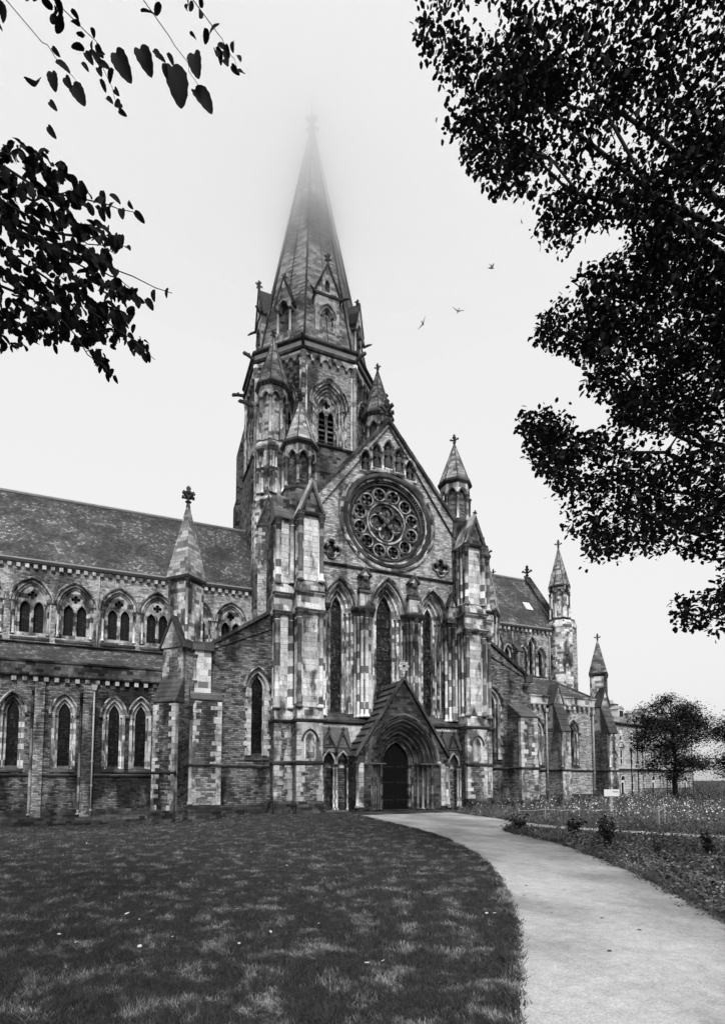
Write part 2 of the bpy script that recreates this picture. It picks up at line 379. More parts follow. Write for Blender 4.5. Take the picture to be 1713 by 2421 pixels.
def string(fr, u0, u1, z, proj=.16, h=.22, mat='trim', par=None, name='string_course'):
    return MB().sprism(fr, [(-.1, z - h * .6), (proj * .5, z - h * .6), (proj, z - h * .15), (proj, z), (-.1, z + h * .5)], u0, u1).build(name, mat, par or CATH)
def plinth(fr, u0, u1, ztop, zbot, proj=.3, mat='soot', par=None):
    return MB().sprism(fr, [(-.1, zbot), (proj + .12, zbot), (proj + .12, ztop - .85), (proj * .55, ztop - .5), (proj * .55, ztop - .22), (proj * .45, ztop - .1), (.03, ztop), (-.1, ztop)], u0, u1).build('plinth', mat, par or CATH)
def finial(c, h, par, mat='trim', arms=4, rot=0.):
    c = Vector(c); fr = Fr((c.x, c.y, c.z)); s = h
    MB().lathe(fr, 0, 0, [(.10 * s, 0), (.07 * s, .18 * s), (.15 * s, .24 * s), (.07 * s, .3 * s), (.065 * s, .55 * s), (.13 * s, .62 * s), (.17 * s, .7 * s), (.08 * s, .76 * s), (.11 * s, .9 * s), (.03 * s, s)], 8).build('finial', mat, par)
    m = MB()
    for k in range(arms):
        a = rot + 2 * math.pi * k / arms; dx, dy = math.cos(a), math.sin(a)
        m.tube([c + Vector((dx * q * s, dy * q * s, z * s)) for q, z in ((.04, .42), (.18, .5), (.31, .58), (.35, .49))], [.06 * s, .07 * s, .085 * s, .05 * s], 5)
    m.build('finial_leaf', mat, par)
def ring8(cx, cy, r, rot=math.pi / 8): # octagon with flats facing the axes; r = half width across flats
    k = r / math.cos(math.pi / 8)
    return [(cx + k * math.cos(rot + math.pi / 4 * i), cy + k * math.sin(rot + math.pi / 4 * i)) for i in range(8)]
def loft(mb, rings, cap=True):           # rings: list of ([(x,y)...], z)
    n = len(rings[0][0]); pts = [Vector((x, y, z)) for r, z in rings for x, y in r]
    fs = [(k * n + i, k * n + (i + 1) % n, (k + 1) * n + (i + 1) % n, (k + 1) * n + i) for k in range(len(rings) - 1) for i in range(n)]
    if cap: fs += [tuple(range(n))[::-1], tuple(range((len(rings) - 1) * n, len(rings) * n))]
    return mb.add(pts, fs)
def octface(cx, cy, r, k):               # frame of face k of an octagon (k=0 south, 1 south-east ... counter-clockwise)
    a = math.pi / 4 * k; n = Vector((math.sin(a), -math.cos(a), 0))
    return Fr((cx + n.x * r, cy + n.y * r, 0), (math.cos(a), math.sin(a), 0), n)
def ribs(par, cx, cy, r, z0, z1, rr, mat='trim', rot=math.pi / 8):
    for x, y in ring8(cx, cy, r, rot):
        MB().tube([(x, y, z0), (cx + (x - cx) * .03, cy + (y - cy) * .03, z1)], [rr, rr * .5], 5).build('rib', mat, par)

def oct_spire(name, cx, cy, r, z0, z1, mat, fin, rib=.06):
    m = MB(); loft(m, [(ring8(cx, cy, r), z0), (ring8(cx, cy, r * .04), z1)]); o = part(m, name, mat)
    ribs(o, cx, cy, r, z0, z1, rib)
    m = MB(); loft(m, [(ring8(cx, cy, r * .9), z0 - .3), (ring8(cx, cy, r * 1.06), z0 - .1), (ring8(cx, cy, r * 1.06), z0 + .06), (ring8(cx, cy, r * .95), z0 + .12)]); m.build('eaves_moulding', 'trim', o)
    finial((cx, cy, z1 - .15), fin, o, rot=math.pi / 4)
    return o
def arcaded_turret(cx, cy, r, z0, zs, ztop, faces, blind=True, colr=.09, mat='ashlar_dark', lowz=None):
    m = MB(); loft(m, [(ring8(cx, cy, r * .74), z0), (ring8(cx, cy, r * .74), ztop)]); core = part(m, 'turret', mat if blind else 'dark')
    hwf = r * math.tan(math.pi / 8)
    for k in range(8):
        fr = octface(cx, cy, r, k)
        if k in faces:
            ah = hwf * .66
            out = [(-hwf, zs - .02), (-ah, zs - .02)] + arch(0, ah, zs, ah * 1.45, 0, 6)[0:] + [(ah, zs - .02), (hwf, zs - .02), (hwf, ztop), (-hwf, ztop)]
            MB().prism(fr, out, -.18, 0).build('turret_arch', 'trim_pale', core)
            MB().sweep(fr, arch(0, ah, zs, ah * 1.45, .06, 6), [(a, q) for a, q in roll(.05)]).build('arch_roll', 'hood', core)
    for (x, y) in ring8(cx, cy, r * .97):
        shaft(Fr((x, y, 0)), 0, 0, z0, zs + .03, colr, core)
    m = MB(); loft(m, [(ring8(cx, cy, r * 1.02), z0 - .35), (ring8(cx, cy, r * 1.1), z0 - .2), (ring8(cx, cy, r * 1.1), z0 - .08), (ring8(cx, cy, r * .95), z0 + .05)]); m.build('turret_base', 'trim', core)
    return core
def gablet(fr, u0, u1, ze, za, d0, d1, par, mat='ashlar', copm='trim', over=.12):
    """a small gabled top: wall triangle with two coping slopes"""
    c = (u0 + u1) / 2
    MB().prism(fr, [(u0, ze), (u1, ze), (c, za)], d0, d1).build('gablet', mat, par)
    for sg, ue in ((-1, u0), (1, u1)):
        dx, dz = ue - c, ze - za; L = math.hypot(dx, dz); nx, nz = -dz / L * sg, dx / L * sg
        th = .13; ex = over
        a = (c - 0 * sg, za); b = (ue + dx / L * ex, ze + dz / L * ex)
        MB().prism(fr, [a, b, (b[0] + nx * th, b[1] + nz * th), (c, za + th * L / abs(dx))], d0 - .02, d1 + over).build('coping', copm, par)
def slope_cap(fr, u0, u1, dback, dfront, ztop, zbot, par, rows=4, mat='slabs', name='weathering_slab'):
    """stepped stone slabs on a buttress set-off"""
    for i in range(rows):
        a, b = i / rows, (i + 1) / rows
        da, db = dback + (dfront - dback) * a, dback + (dfront - dback) * b; za, zb = ztop + (zbot - ztop) * a, ztop + (zbot - ztop) * b
        MB().sprism(fr, [(dback - .05, za - .02), (da, za), (db + .05, zb), (db + .05, zb - .07), (dback - .05, zb - .07)], u0 - .05, u1 + .05).build(name, mat, par)

F0 = south(0.0)
# ---- the gabled transept front -------------------------------------------------
SILL = 6.9
LAN = [(-3.8, .43, 14.35, 1.05, [(.26, -.75), (.52, -.5), (.80, -.22)]), (0.05, .66, 14.35, 1.45, [(.26, -.75), (.52, -.5), (.80, -.22)]), (3.8, .43, 14.35, 1.05, [(.26, -.75), (.52, -.5), (.80, -.22)])]
lan_rise = {-3.8: 1.25, .05: 1.75, 3.8: 1.25}
holes = [hole(cx, hw, SILL, sp, lan_rise[cx], .80) for cx, hw, sp, _, od in LAN]
ROSE = (0.1, 21.65)
holes.append(circle(ROSE[0], ROSE[1], 3.35, 48))
NICHES = ((0.1, 25.75, 27.35), (-.84, 25.6, 26.95), (1.04, 25.6, 26.95), (-1.76, 25.2, 26.2), (1.96, 25.2, 26.2))
for cx, zb, zt in NICHES:
    holes.append(opening(cx, .36, zb, zt, .6, 0, 5))
for cx in (-4.45, 4.6): holes.append(foil(cx, 18.75, .7, 4, 0.))
fw = MB().wall(F0, [(-5.75, -.3), (5.75, -.3), (5.75, 22.75), (0.1, 29.45), (-5.75, 22.75)], holes, -.9, 0)
front = part(fw, 'gable_wall', 'rubble_light')
tag(front, 'pale rubble gable wall of the transept front with rose window')
# quatrefoil panels
for cx in (-4.45, 4.6):
    q = part(MB().add([F0.p(u, -.3, z) for u, z in circle(cx, 18.75, .82, 16)], [tuple(range(16))]), 'quatrefoil_panel', 'ashlar_dark')
    MB().sweep(F0, foil(cx, 18.75, .74, 4), [(-.05, -.02), (-.03, .09), (.04, .13), (.12, .07), (.12, -.02)], True).build('quatrefoil_moulding', 'hood', q)
    for k in range(5): MB().ball(F0.p(cx + random.uniform(-.22, .22), -.25, 18.75 + random.uniform(-.25, .25)), random.uniform(.1, .2), (1, .5, 1.2)).build('carving', 'statue', q)
# gable coping
for sg in (-1, 1):
    cp = MB(); n = 15; x0, z0, x1, z1 = .1, 29.45, .1 + sg * 5.65, 22.75
    for i in range(n):
        a, b = i / n + .002, (i + 1) / n - .002
        pa = (x0 + (x1 - x0) * a, z0 + (z1 - z0) * a); pb = (x0 + (x1 - x0) * b, z0 + (z1 - z0) * b)
        MB().prism(F0, [pa, pb, (pb[0], pb[1] + .34), (pa[0], pa[1] + .34)], -.55, .2 + .02 * (i % 2)).build('coping_stone', 'trim', front)
finial((.1, 0.2, 29.6), 1.9, front, rot=.3)
MB().box(F0, -.2, .4, -.35, .1, 29.3, 29.85).build('gable_apex_stone', 'trim', front)
string(F0, -5.6, 5.7, 17.72, .2, .26)
# lancets
for cx, hw, sp, _, od in LAN:
    lancet(F0, cx, SILL, sp, hw, lan_rise[cx], od, 1.05, .2, 'hood', .08, True, .62, False, 'ashlar', None, True)
    MB().sweep(F0, arch(cx, hw, sp, lan_rise[cx], .66, 9), [(a, -.2 + q) for a, q in roll(.1)]).build('arch_roll', 'hood', front)
# piers of clustered shafts between the lancets, with carved caps, pedestals and beasts
for px in (-1.97, 2.02):
    m = MB().prism(F0, [(px - .5, SILL - .4), (px + .5, SILL - .4), (px + .5, 14.0), (px - .5, 14.0)], -.2, .22); pier = part(m, 'pier', 'ashlar')
    for du, dd, r in ((0, .62, .155), (-.3, .48, .13), (.3, .48, .13), (-.5, .26, .12), (.5, .26, .12), (-.66, .02, .1), (.66, .02, .1), (-.16, .6, .07), (.16, .6, .07)):
        shaft(F0, px + du, dd, SILL - .3, 14.25, r, pier)
    loft(MB(), [([(px - .85, .1), (px + .85, .1), (px + .62, -.62), (px + .25, -.9), (px - .25, -.9), (px - .62, -.62)], 14.2), ([(px - .95, .1), (px + .95, .1), (px + .7, -.72), (px + .28, -1.0), (px - .28, -1.0), (px - .7, -.72)], 14.45), ([(px - .95, .1), (px + .95, .1), (px + .7, -.72), (px + .28, -1.0), (px - .28, -1.0), (px - .7, -.72)], 14.58)]).build('pier_cap', 'trim', pier)
    MB().box(F0, px - .42, px + .42, -.1, .42, 14.58, 15.75).build('pedestal', 'trim_pale', pier)
    MB().box(F0, px - .5, px + .5, -.1, .5, 15.75, 15.93).build('pedestal_slab', 'trim', pier)
    b = MB(); b.ball(F0.p(px, .22, 16.35), .36, (.9, 1., 1.2)); b.ball(F0.p(px, .48, 16.75), .24, (.9, 1.2, 1)); b.ball(F0.p(px - .25, .4, 16.1), .17); b.ball(F0.p(px + .25, .4, 16.1), .17); b.ball(F0.p(px, .62, 16.68), .14)
    b.prism(F0, [(px - .5, 16.1), (px - .2, 16.2), (px - .25, 16.95)], .1, .2); b.prism(F0, [(px + .2, 16.2), (px + .5, 16.1), (px + .25, 16.95)], .1, .2); b.build('carved_beast', 'statue', pier)
    gablet(F0, px - .35, px + .35, 17.0, 17.45, -.05, .45, pier, 'trim_pale')
for sg in (-1, 1):                       # half piers against the towers
    px = sg * 5.35
    m = MB().box(F0, px - .3, px + .3, -.2, .25, SILL - .4, 14.0); pier = part(m, 'half_pier', 'ashlar')
    for k, (du, dd) in enumerate(((-.42, .1), (-.25, .38), (0, .5), (.22, .55))): shaft(F0, px + sg * du, dd, SILL - .3, 14.25, .12, pier)
    MB().prism(F0, [(px - .6, 14.2), (px + .6, 14.2), (px + .65, 14.55), (px - .65, 14.55)], -.1, .75).build('pier_cap', 'trim', pier)
    MB().box(F0, px - .3, px + .3, -.1, .4, 14.58, 15.6).build('pedestal', 'trim_pale', pier)
    gablet(F0, px - .32, px + .32, 15.6, 16.4, -.1, .45, pier, 'trim_pale')
# sill ledge and its weathering
MB().sprism(F0, [(-.9, SILL + .1), (.1, SILL - .25), (.55, 6.45), (.62, 6.38), (.62, 6.2), (.5, 6.12), (0, 6.05), (-.9, 6.05)], -5.7, 5.75).build('sill_ledge', 'trim', CATH)
part(MB().box(F0, -5.7, 5.75, -.1, .4, 3.0, 6.06), 'wall_below_ledge', 'trim_pale')

# ---- rose window ----------------------------------------------------------------
rx, rz = ROSE
rose = part(MB().add([F0.p(u, -.62, z) for u, z in circle(rx, rz, 3.3, 48)], [tuple(range(48))]), 'rose_window', 'glass')
rose['label'] = 'round rose window with twelve small roundels about a quatrefoil'
for r, a, mat in ((3.82, .16, 'hood'), (3.5, .13, 'trim')):
    MB().sweep(F0, circle(rx, rz, r, 64), [(-.17, -.05), (-.17, a * .5), (-.07, a), (.08, a), (.17, a * .4), (.17, -.05)], True).build('rose_moulding', mat, rose)
MB().sweep(F0, circle(rx, rz, 3.27, 64), [(a, -.12 + q) for a, q in roll(.1)], True).build('rose_moulding', 'hood', rose, True)
MB().sweep(F0, circle(rx, rz, 2.95, 64), [(a, -.32 + q) for a, q in roll(.09)], True).build('rose_moulding', 'trim', rose, True)
bnd = MB(); ro, ri = circle(rx, rz, 3.36, 64), circle(rx, rz, 2.8, 64)
bnd.add([F0.p(u, -.1, z) for u, z in ro] + [F0.p(u, -.45, z) for u, z in ri], [(i, (i + 1) % 64, 64 + (i + 1) % 64, 64 + i) for i in range(64)]).build('rose_reveal', 'ashlar_dark', rose)
dt = MB()
for k in range(96):
    a = 2 * math.pi * k / 96; dt.ball(F0.p(rx + 3.12 * math.cos(a), -.2, rz + 3.12 * math.sin(a)), .07, (1, 1.2, 1), 4, 2)
o = dt.build('dogtooth_ring', 'hood', rose); o['kind'] = 'stuff'
roundels = [(rx + 2.24 * math.sin(R(15 + 30 * k)), rz + 2.24 * math.cos(R(15 + 30 * k))) for k in range(12)]
spand = []
for k in range(12):
    a = R(30 * k); spand.append([(rx + r * math.sin(a + q), rz + r * math.cos(a + q)) for r, q in ((2.68, -.065), (2.68, .065), (2.45, 0))])
plate = MB().wall(F0, circle(rx, rz, 2.85, 64), [circle(u, z, .43, 16) for u, z in roundels] + [circle(rx, rz, 1.5, 36)] + spand, -.56, -.42)
plate.build('tracery_plate', 'ashlar_dark', rose)
for u, z in roundels:
    q = MB().sweep(F0, circle(u, z, .48, 20), [(-.05, -.43), (-.04, -.37), (.04, -.37), (.06, -.43)], True).build('roundel_ring', 'hood', rose)
    m = MB()
    for k in range(4):
        a = R(45 + 90 * k); m.prism(F0, [(u + .45 * math.cos(a + .3), z + .45 * math.sin(a + .3)), (u + .45 * math.cos(a - .3), z + .45 * math.sin(a - .3)), (u + .16 * math.cos(a - .25), z + .16 * math.sin(a - .25)), (u + .16 * math.cos(a + .25), z + .16 * math.sin(a + .25))], -.55, -.46)
    m.build('roundel_cusps', 'ashlar_dark', rose)
MB().sweep(F0, circle(rx, rz, 1.56, 48), [(-.08, -.45), (-.07, -.34), (.05, -.33), (.09, -.42)], True).build('rose_inner_ring', 'hood', rose)
lob = [circle(rx + .76 * math.cos(R(90 * k)), rz + .76 * math.sin(R(90 * k)), .6, 20) for k in range(4)]
inn = MB().wall(F0, circle(rx, rz, 1.5, 36), lob, -.56, -.44); inn.build('quatrefoil_plate', 'ashlar_dark', rose)
for l in lob: MB().add([F0.p(u, -.58, z) for u, z in l], [tuple(range(len(l)))]).build('lobe_glass', 'lobe', rose); MB().sweep(F0, l, [(-.04, -.45), (-.03, -.39), (.04, -.39), (.05, -.45)], True).build('lobe_ring', 'hood', rose)
for k in range(4):
    a = R(45 + 90 * k); MB().tube([F0.p(rx + .12 * math.cos(a), -.4, rz + .12 * math.sin(a)), F0.p(rx + 1.0 * math.cos(a), -.38, rz + 1.0 * math.sin(a))], [.12, .09], 6).build('tracery_spoke', 'hood', rose)
    for rr in (.5, 1.05): MB().ball(F0.p(rx + rr * math.cos(a), -.34, rz + rr * math.sin(a)), .15).build('carved_boss', 'statue', rose)
MB().ball(F0.p(rx, -.34, rz), .2).build('carved_boss', 'statue', rose)

# ---- niches with statues over the rose -------------------------------------------
def figure(x, y, z, h):                  # a robed stone figure
    m = MB(); f = Fr((x, y, z)); s = h
    m.lathe(f, 0, 0, [(.17 * s, 0), (.19 * s, .05 * s), (.15 * s, .3 * s), (.14 * s, .5 * s), (.17 * s, .68 * s), (.18 * s, .76 * s), (.1 * s, .82 * s), (.055 * s, .84 * s)], 9)
    m.ball((x, y - .01, z + .91 * s), .085 * s, (.85, .95, 1.15))
    for sg in (-1, 1): m.tube([(x + sg * .17 * s, y, z + .75 * s), (x + sg * .2 * s, y - .05, z + .58 * s), (x + sg * .05 * s, y - .15 * s, z + .53 * s)], [.06 * s, .055 * s, .045 * s], 6)
    return m
for cx, zb, zt in NICHES:
    o = opening(cx, .39, zb - .05, zt, .65, 0, 5)
    nb = part(MB().add([F0.p(u, -.5, z) for u, z in o], [tuple(range(len(o)))]), 'statue_niche', 'ashlar_dark')
    MB().sweep(F0, arch(cx, .36, zt, .6, .07, 6), [(-.07, -.1), (-.06, .05), (.02, .12), (.1, .09), (.1, -.05)]).build('niche_hood', 'hood', nb)
    for sg in (-1, 1): shaft(F0, cx + sg * .44, .04, zb - .1, zt + .02, .06, nb)
    MB().prism(F0, [(cx - .28, zb - .12), (cx + .28, zb - .12), (cx + .33, zb + .02), (cx - .33, zb + .02)], -.5, .12).build('niche_base', 'trim_pale', nb)
    figure(cx, .16, zb + .02, zt - zb + .25).build('statue', 'statue', nb, True)

# ---- porch -------------------------------------------------------------------------
PY_ = -2.4; FP = south(PY_)
px0, px1, pe, pa = -3.4, 3.5, 3.85, 9.15; pc = (px0 + px1) / 2
DO = (pc - .05, 1.02, 3.3, 1.55)         # door opening: centre, half width, springing, rise
dcx, dhw, dsp, dri = DO
ords = [(.3, -1.15), (.6, -.9), (.88, -.66), (1.14, -.44), (1.38, -.22), (1.6, 0.)]
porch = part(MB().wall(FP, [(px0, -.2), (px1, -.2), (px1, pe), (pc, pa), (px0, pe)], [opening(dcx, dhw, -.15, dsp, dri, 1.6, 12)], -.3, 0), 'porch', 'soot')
porch['label'] = 'dark gabled stone porch with deeply recessed pointed doorway'
t0, dp = 0., -1.4
for i, (t1, d1) in enumerate(ords):
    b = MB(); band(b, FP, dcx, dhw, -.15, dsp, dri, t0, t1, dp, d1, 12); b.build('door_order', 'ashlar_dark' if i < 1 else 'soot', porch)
    MB().sweep(FP, arch(dcx, dhw, dsp, dri, t1, 12), [(a, d1 + q) for a, q in roll(.085)]).build('arch_roll', 'ashlar_dark' if i < 2 else 'trim', porch, True)
    if i < 5:
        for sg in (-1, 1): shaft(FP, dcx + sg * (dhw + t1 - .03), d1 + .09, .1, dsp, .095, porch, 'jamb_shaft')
    t0, dp = t1, d1
MB().sweep(FP, arch(dcx, dhw, dsp, dri, 1.75, 14), [(-.1, -.05), (-.08, .12), (.04, .2), (.12, .12), (.12, -.05)]).build('hood_mould', 'ashlar_dark', porch)
for sg in (-1, 1):
    MB().ball(FP.p(dcx + sg * (dhw + 1.75), .15, dsp + .02), .17).build('label_stop', 'hood', porch)
    MB().box(FP, dcx + sg * (dhw + 1.62) - .03, dcx + sg * (dhw + .3), -.9, .05, dsp - .06, dsp + .03).build('impost', 'cap', porch)
    u0, u1 = sorted((sg * 3.45 + .03, sg * 2.98 + .03))
    for k in range(9): piece('jamb_stone', FP, u0, u1, -.2, .03 + .01 * (k % 2), .35 + k * .33, .35 + k * .33 + .32, 'quoin', porch)
    shaft(FP, sg * 3.45 + .03, .02, .3, dsp + .1, .11, porch)
    MB().box(Fr((0, 0, 0)), sg * 3.42 - .15 + .05, sg * 3.42 + .15 + .05, .3, 2.3, -.2, pe).build('porch_side_wall', 'soot', porch)
    plinth(FP, u0 - .05, u1 + .05, .32, -.4, .12, 'trim', porch)
MB().box(FP, dcx - 1.35, dcx + 1.35, -1.4, -.05, -.3, .1).build('door_step', 'soot', porch)
# doors
for sg in (-1, 1):
    ar = [p for p in arch(dcx, dhw, dsp, dri, 0, 10) if (p[0] - dcx) * sg >= -.001]
    ol = [(dcx, .1), (dcx + sg * dhw, .1)] + (ar[::-1] if sg > 0 else ar)
    if sg < 0: ol = [(dcx - dhw, .1)] + ar + [(dcx, .1)]
    leaf = MB().prism(FP, ol, -1.45, -1.38).build('door_leaf', 'wood', porch)
    for k in range(5):
        uu = dcx + sg * (.02 + k * .2); zt_ = dsp + dri * max(0, 1 - (abs(uu - dcx + sg * .1) / dhw) ** 1.5) - .1
        piece('door_plank', FP, min(uu, uu + sg * .185), max(uu, uu + sg * .185), -1.39, -1.355, .12, zt_, 'wood', leaf)
    for hz in (.75, 2.0, 3.1):
        m = MB(); m.box(FP, *sorted((dcx + sg * .1, dcx + sg * dhw)), -1.36, -1.335, hz - .035, hz + .035)
        for q in (.3, .6):
            for up in (-1, 1): m.tube([FP.p(dcx + sg * (dhw - q), -1.34, hz), FP.p(dcx + sg * (dhw - q - .15), -1.34, hz + up * .12), FP.p(dcx + sg * (dhw - q - .1), -1.34, hz + up * .25), FP.p(dcx + sg * (dhw - q + .05), -1.34, hz + up * .24)], .02, 4)
        m.build('strap_hinge', 'iron', leaf)
# gable copings and roof slabs of the porch
for sg in (-1, 1):
    xe = px1 + .15 if sg > 0 else px0 - .15; L = 11
    core = MB().add([Vector((pc, PY_ - .1, pa)), Vector((xe, PY_ - .1, pe - .15)), Vector((xe, .3, pe - .15)), Vector((pc, .3, pa))], [(0, 1, 2, 3)])
    pr = core.build('porch_roof', 'slabs', porch)
    for i in range(L):
        a, b = i / L, (i + 1) / L
        p0 = Vector((pc + (xe - pc) * a, 0, pa + (pe - .15 - pa) * a)); p1 = Vector((pc + (xe - pc) * b, 0, pa + (pe - .15 - pa) * b))
        nn = Vector((sg * (pa - pe + .15), 0, abs(xe - pc))).normalized()
        q0, q1 = p0 + nn * .05, p1 + nn * .17; r1 = p1 + nn * .0
        m = MB(); pts = []
        for yy in (PY_ - .12, .2): pts += [Vector((v.x, yy, v.z)) for v in (p0, q0, q1, r1)]
        m.add(pts, [(0, 1, 2, 3), (7, 6, 5, 4), (0, 4, 5, 1), (1, 5, 6, 2), (2, 6, 7, 3), (3, 7, 4, 0)]).build('roof_slab', 'slabs', pr)
    MB().prism(FP, [(pc, pa), (xe, pe - .15), (xe + sg * .02, pe + .12), (pc, pa + .3)], -.06, .2).build('coping', 'trim', porch)
cr = MB(); cc = FP.p(pc, .05, 0); zc = pa + .95    # pierced cross on the gable
cr.lathe(FP, pc, .05, [(.16, pa), (.12, pa + .35), (.17, pa + .4), (.09, pa + .5), (.08, zc - .25)], 8)
cr.sweep(FP, circle(pc, zc, .3, 20), [(-.05, 0), (-.05, .1), (.05, .1), (.05, 0)], True)
for k in range(4):
    a = R(45 + 90 * k); cr.sweep(FP, [(pc, zc), (pc + .42 * math.cos(a), zc + .42 * math.sin(a))], [(-.05, 0), (-.05, .11), (.05, .11), (.05, 0)])
    a = R(90 * k); cr.sweep(FP, [(pc, zc), (pc + .42 * math.cos(a), zc + .42 * math.sin(a))], [(-.06, 0), (-.06, .11), (.06, .11), (.06, 0)])
cr.build('gable_cross', 'trim_pale', porch)
# gabled arcades beside the porch
FA = south(-1.05)
for sg in (-1, 1):
    ar = part(MB().add([Vector((sg * 3.3, -.35, 5.95)), Vector((sg * 5.7, -.35, 5.95)), Vector((sg * 5.7, -1.1, 4.4)), Vector((sg * 3.3, -1.1, 4.4))], [(0, 1, 2, 3)]), 'wall_arcade', 'slabs')
    part(MB().box(F0, sg * 4.5 - 1.2, sg * 4.5 + 1.2, 0, .38, -.3, 4.2), 'arcade_back_wall', 'rubble')
    for cx in (sg * 4.95, sg * 3.92):
        out = [(cx - .53, 3.2), (cx - .4, 3.2)] + arch(cx, .4, 3.25, .8, 0, 6) + [(cx + .4, 3.2), (cx + .53, 3.2), (cx + .53, 4.15), (cx, 5.35), (cx - .53, 4.15)]
        MB().prism(FA, out, -.25, 0).build('arcade_gable', 'ashlar_dark', ar)
        MB().sweep(FA, arch(cx, .4, 3.25, .8, .06, 6), [(a, q) for a, q in roll(.07)]).build('arch_roll', 'hood', ar)
        for s2 in (-1, 1):
            MB().prism(FA, [(cx, 5.3), (cx + s2 * .6, 3.98), (cx + s2 * .6, 4.16), (cx, 5.5)], -.3, .12).build('coping', 'trim', ar)
        finial((cx, -1.1, 5.35), .5, ar)
        for i in range(3): MB().add([Vector((cx, -1.1 + .2 * i, 5.35 + .05)), Vector((cx - .56, -1.1 + .2 * i, 4.1)), Vector((cx - .56, -1.1 + .2 * (i + 1), 4.1)), Vector((cx, -1.1 + .2 * (i + 1), 5.4)), Vector((cx + .56, -1.1 + .2 * i, 4.1)), Vector((cx + .56, -1.1 + .2 * (i + 1), 4.1))], [(0, 1, 2, 3), (0, 3, 5, 4)]).build('gable_roof', 'slabs', ar)
    for cx in (sg * 5.46, sg * 4.435, sg * 3.42):
        for du in (-.11, .11): shaft(FA, cx + du, -.14, .1, 3.25, .09, ar, 'ashlar')
    plinth(south(-.4), sg * 4.5 - 1.2, sg * 4.5 + 1.2, .35, -.4, .1, 'trim', ar)
    MB().box(F0, sg * 4.5 - 1.25, sg * 4.5 + 1.25, .3, 1.2, -.4, .12).build('arcade_step', 'ashlar_dark', ar)

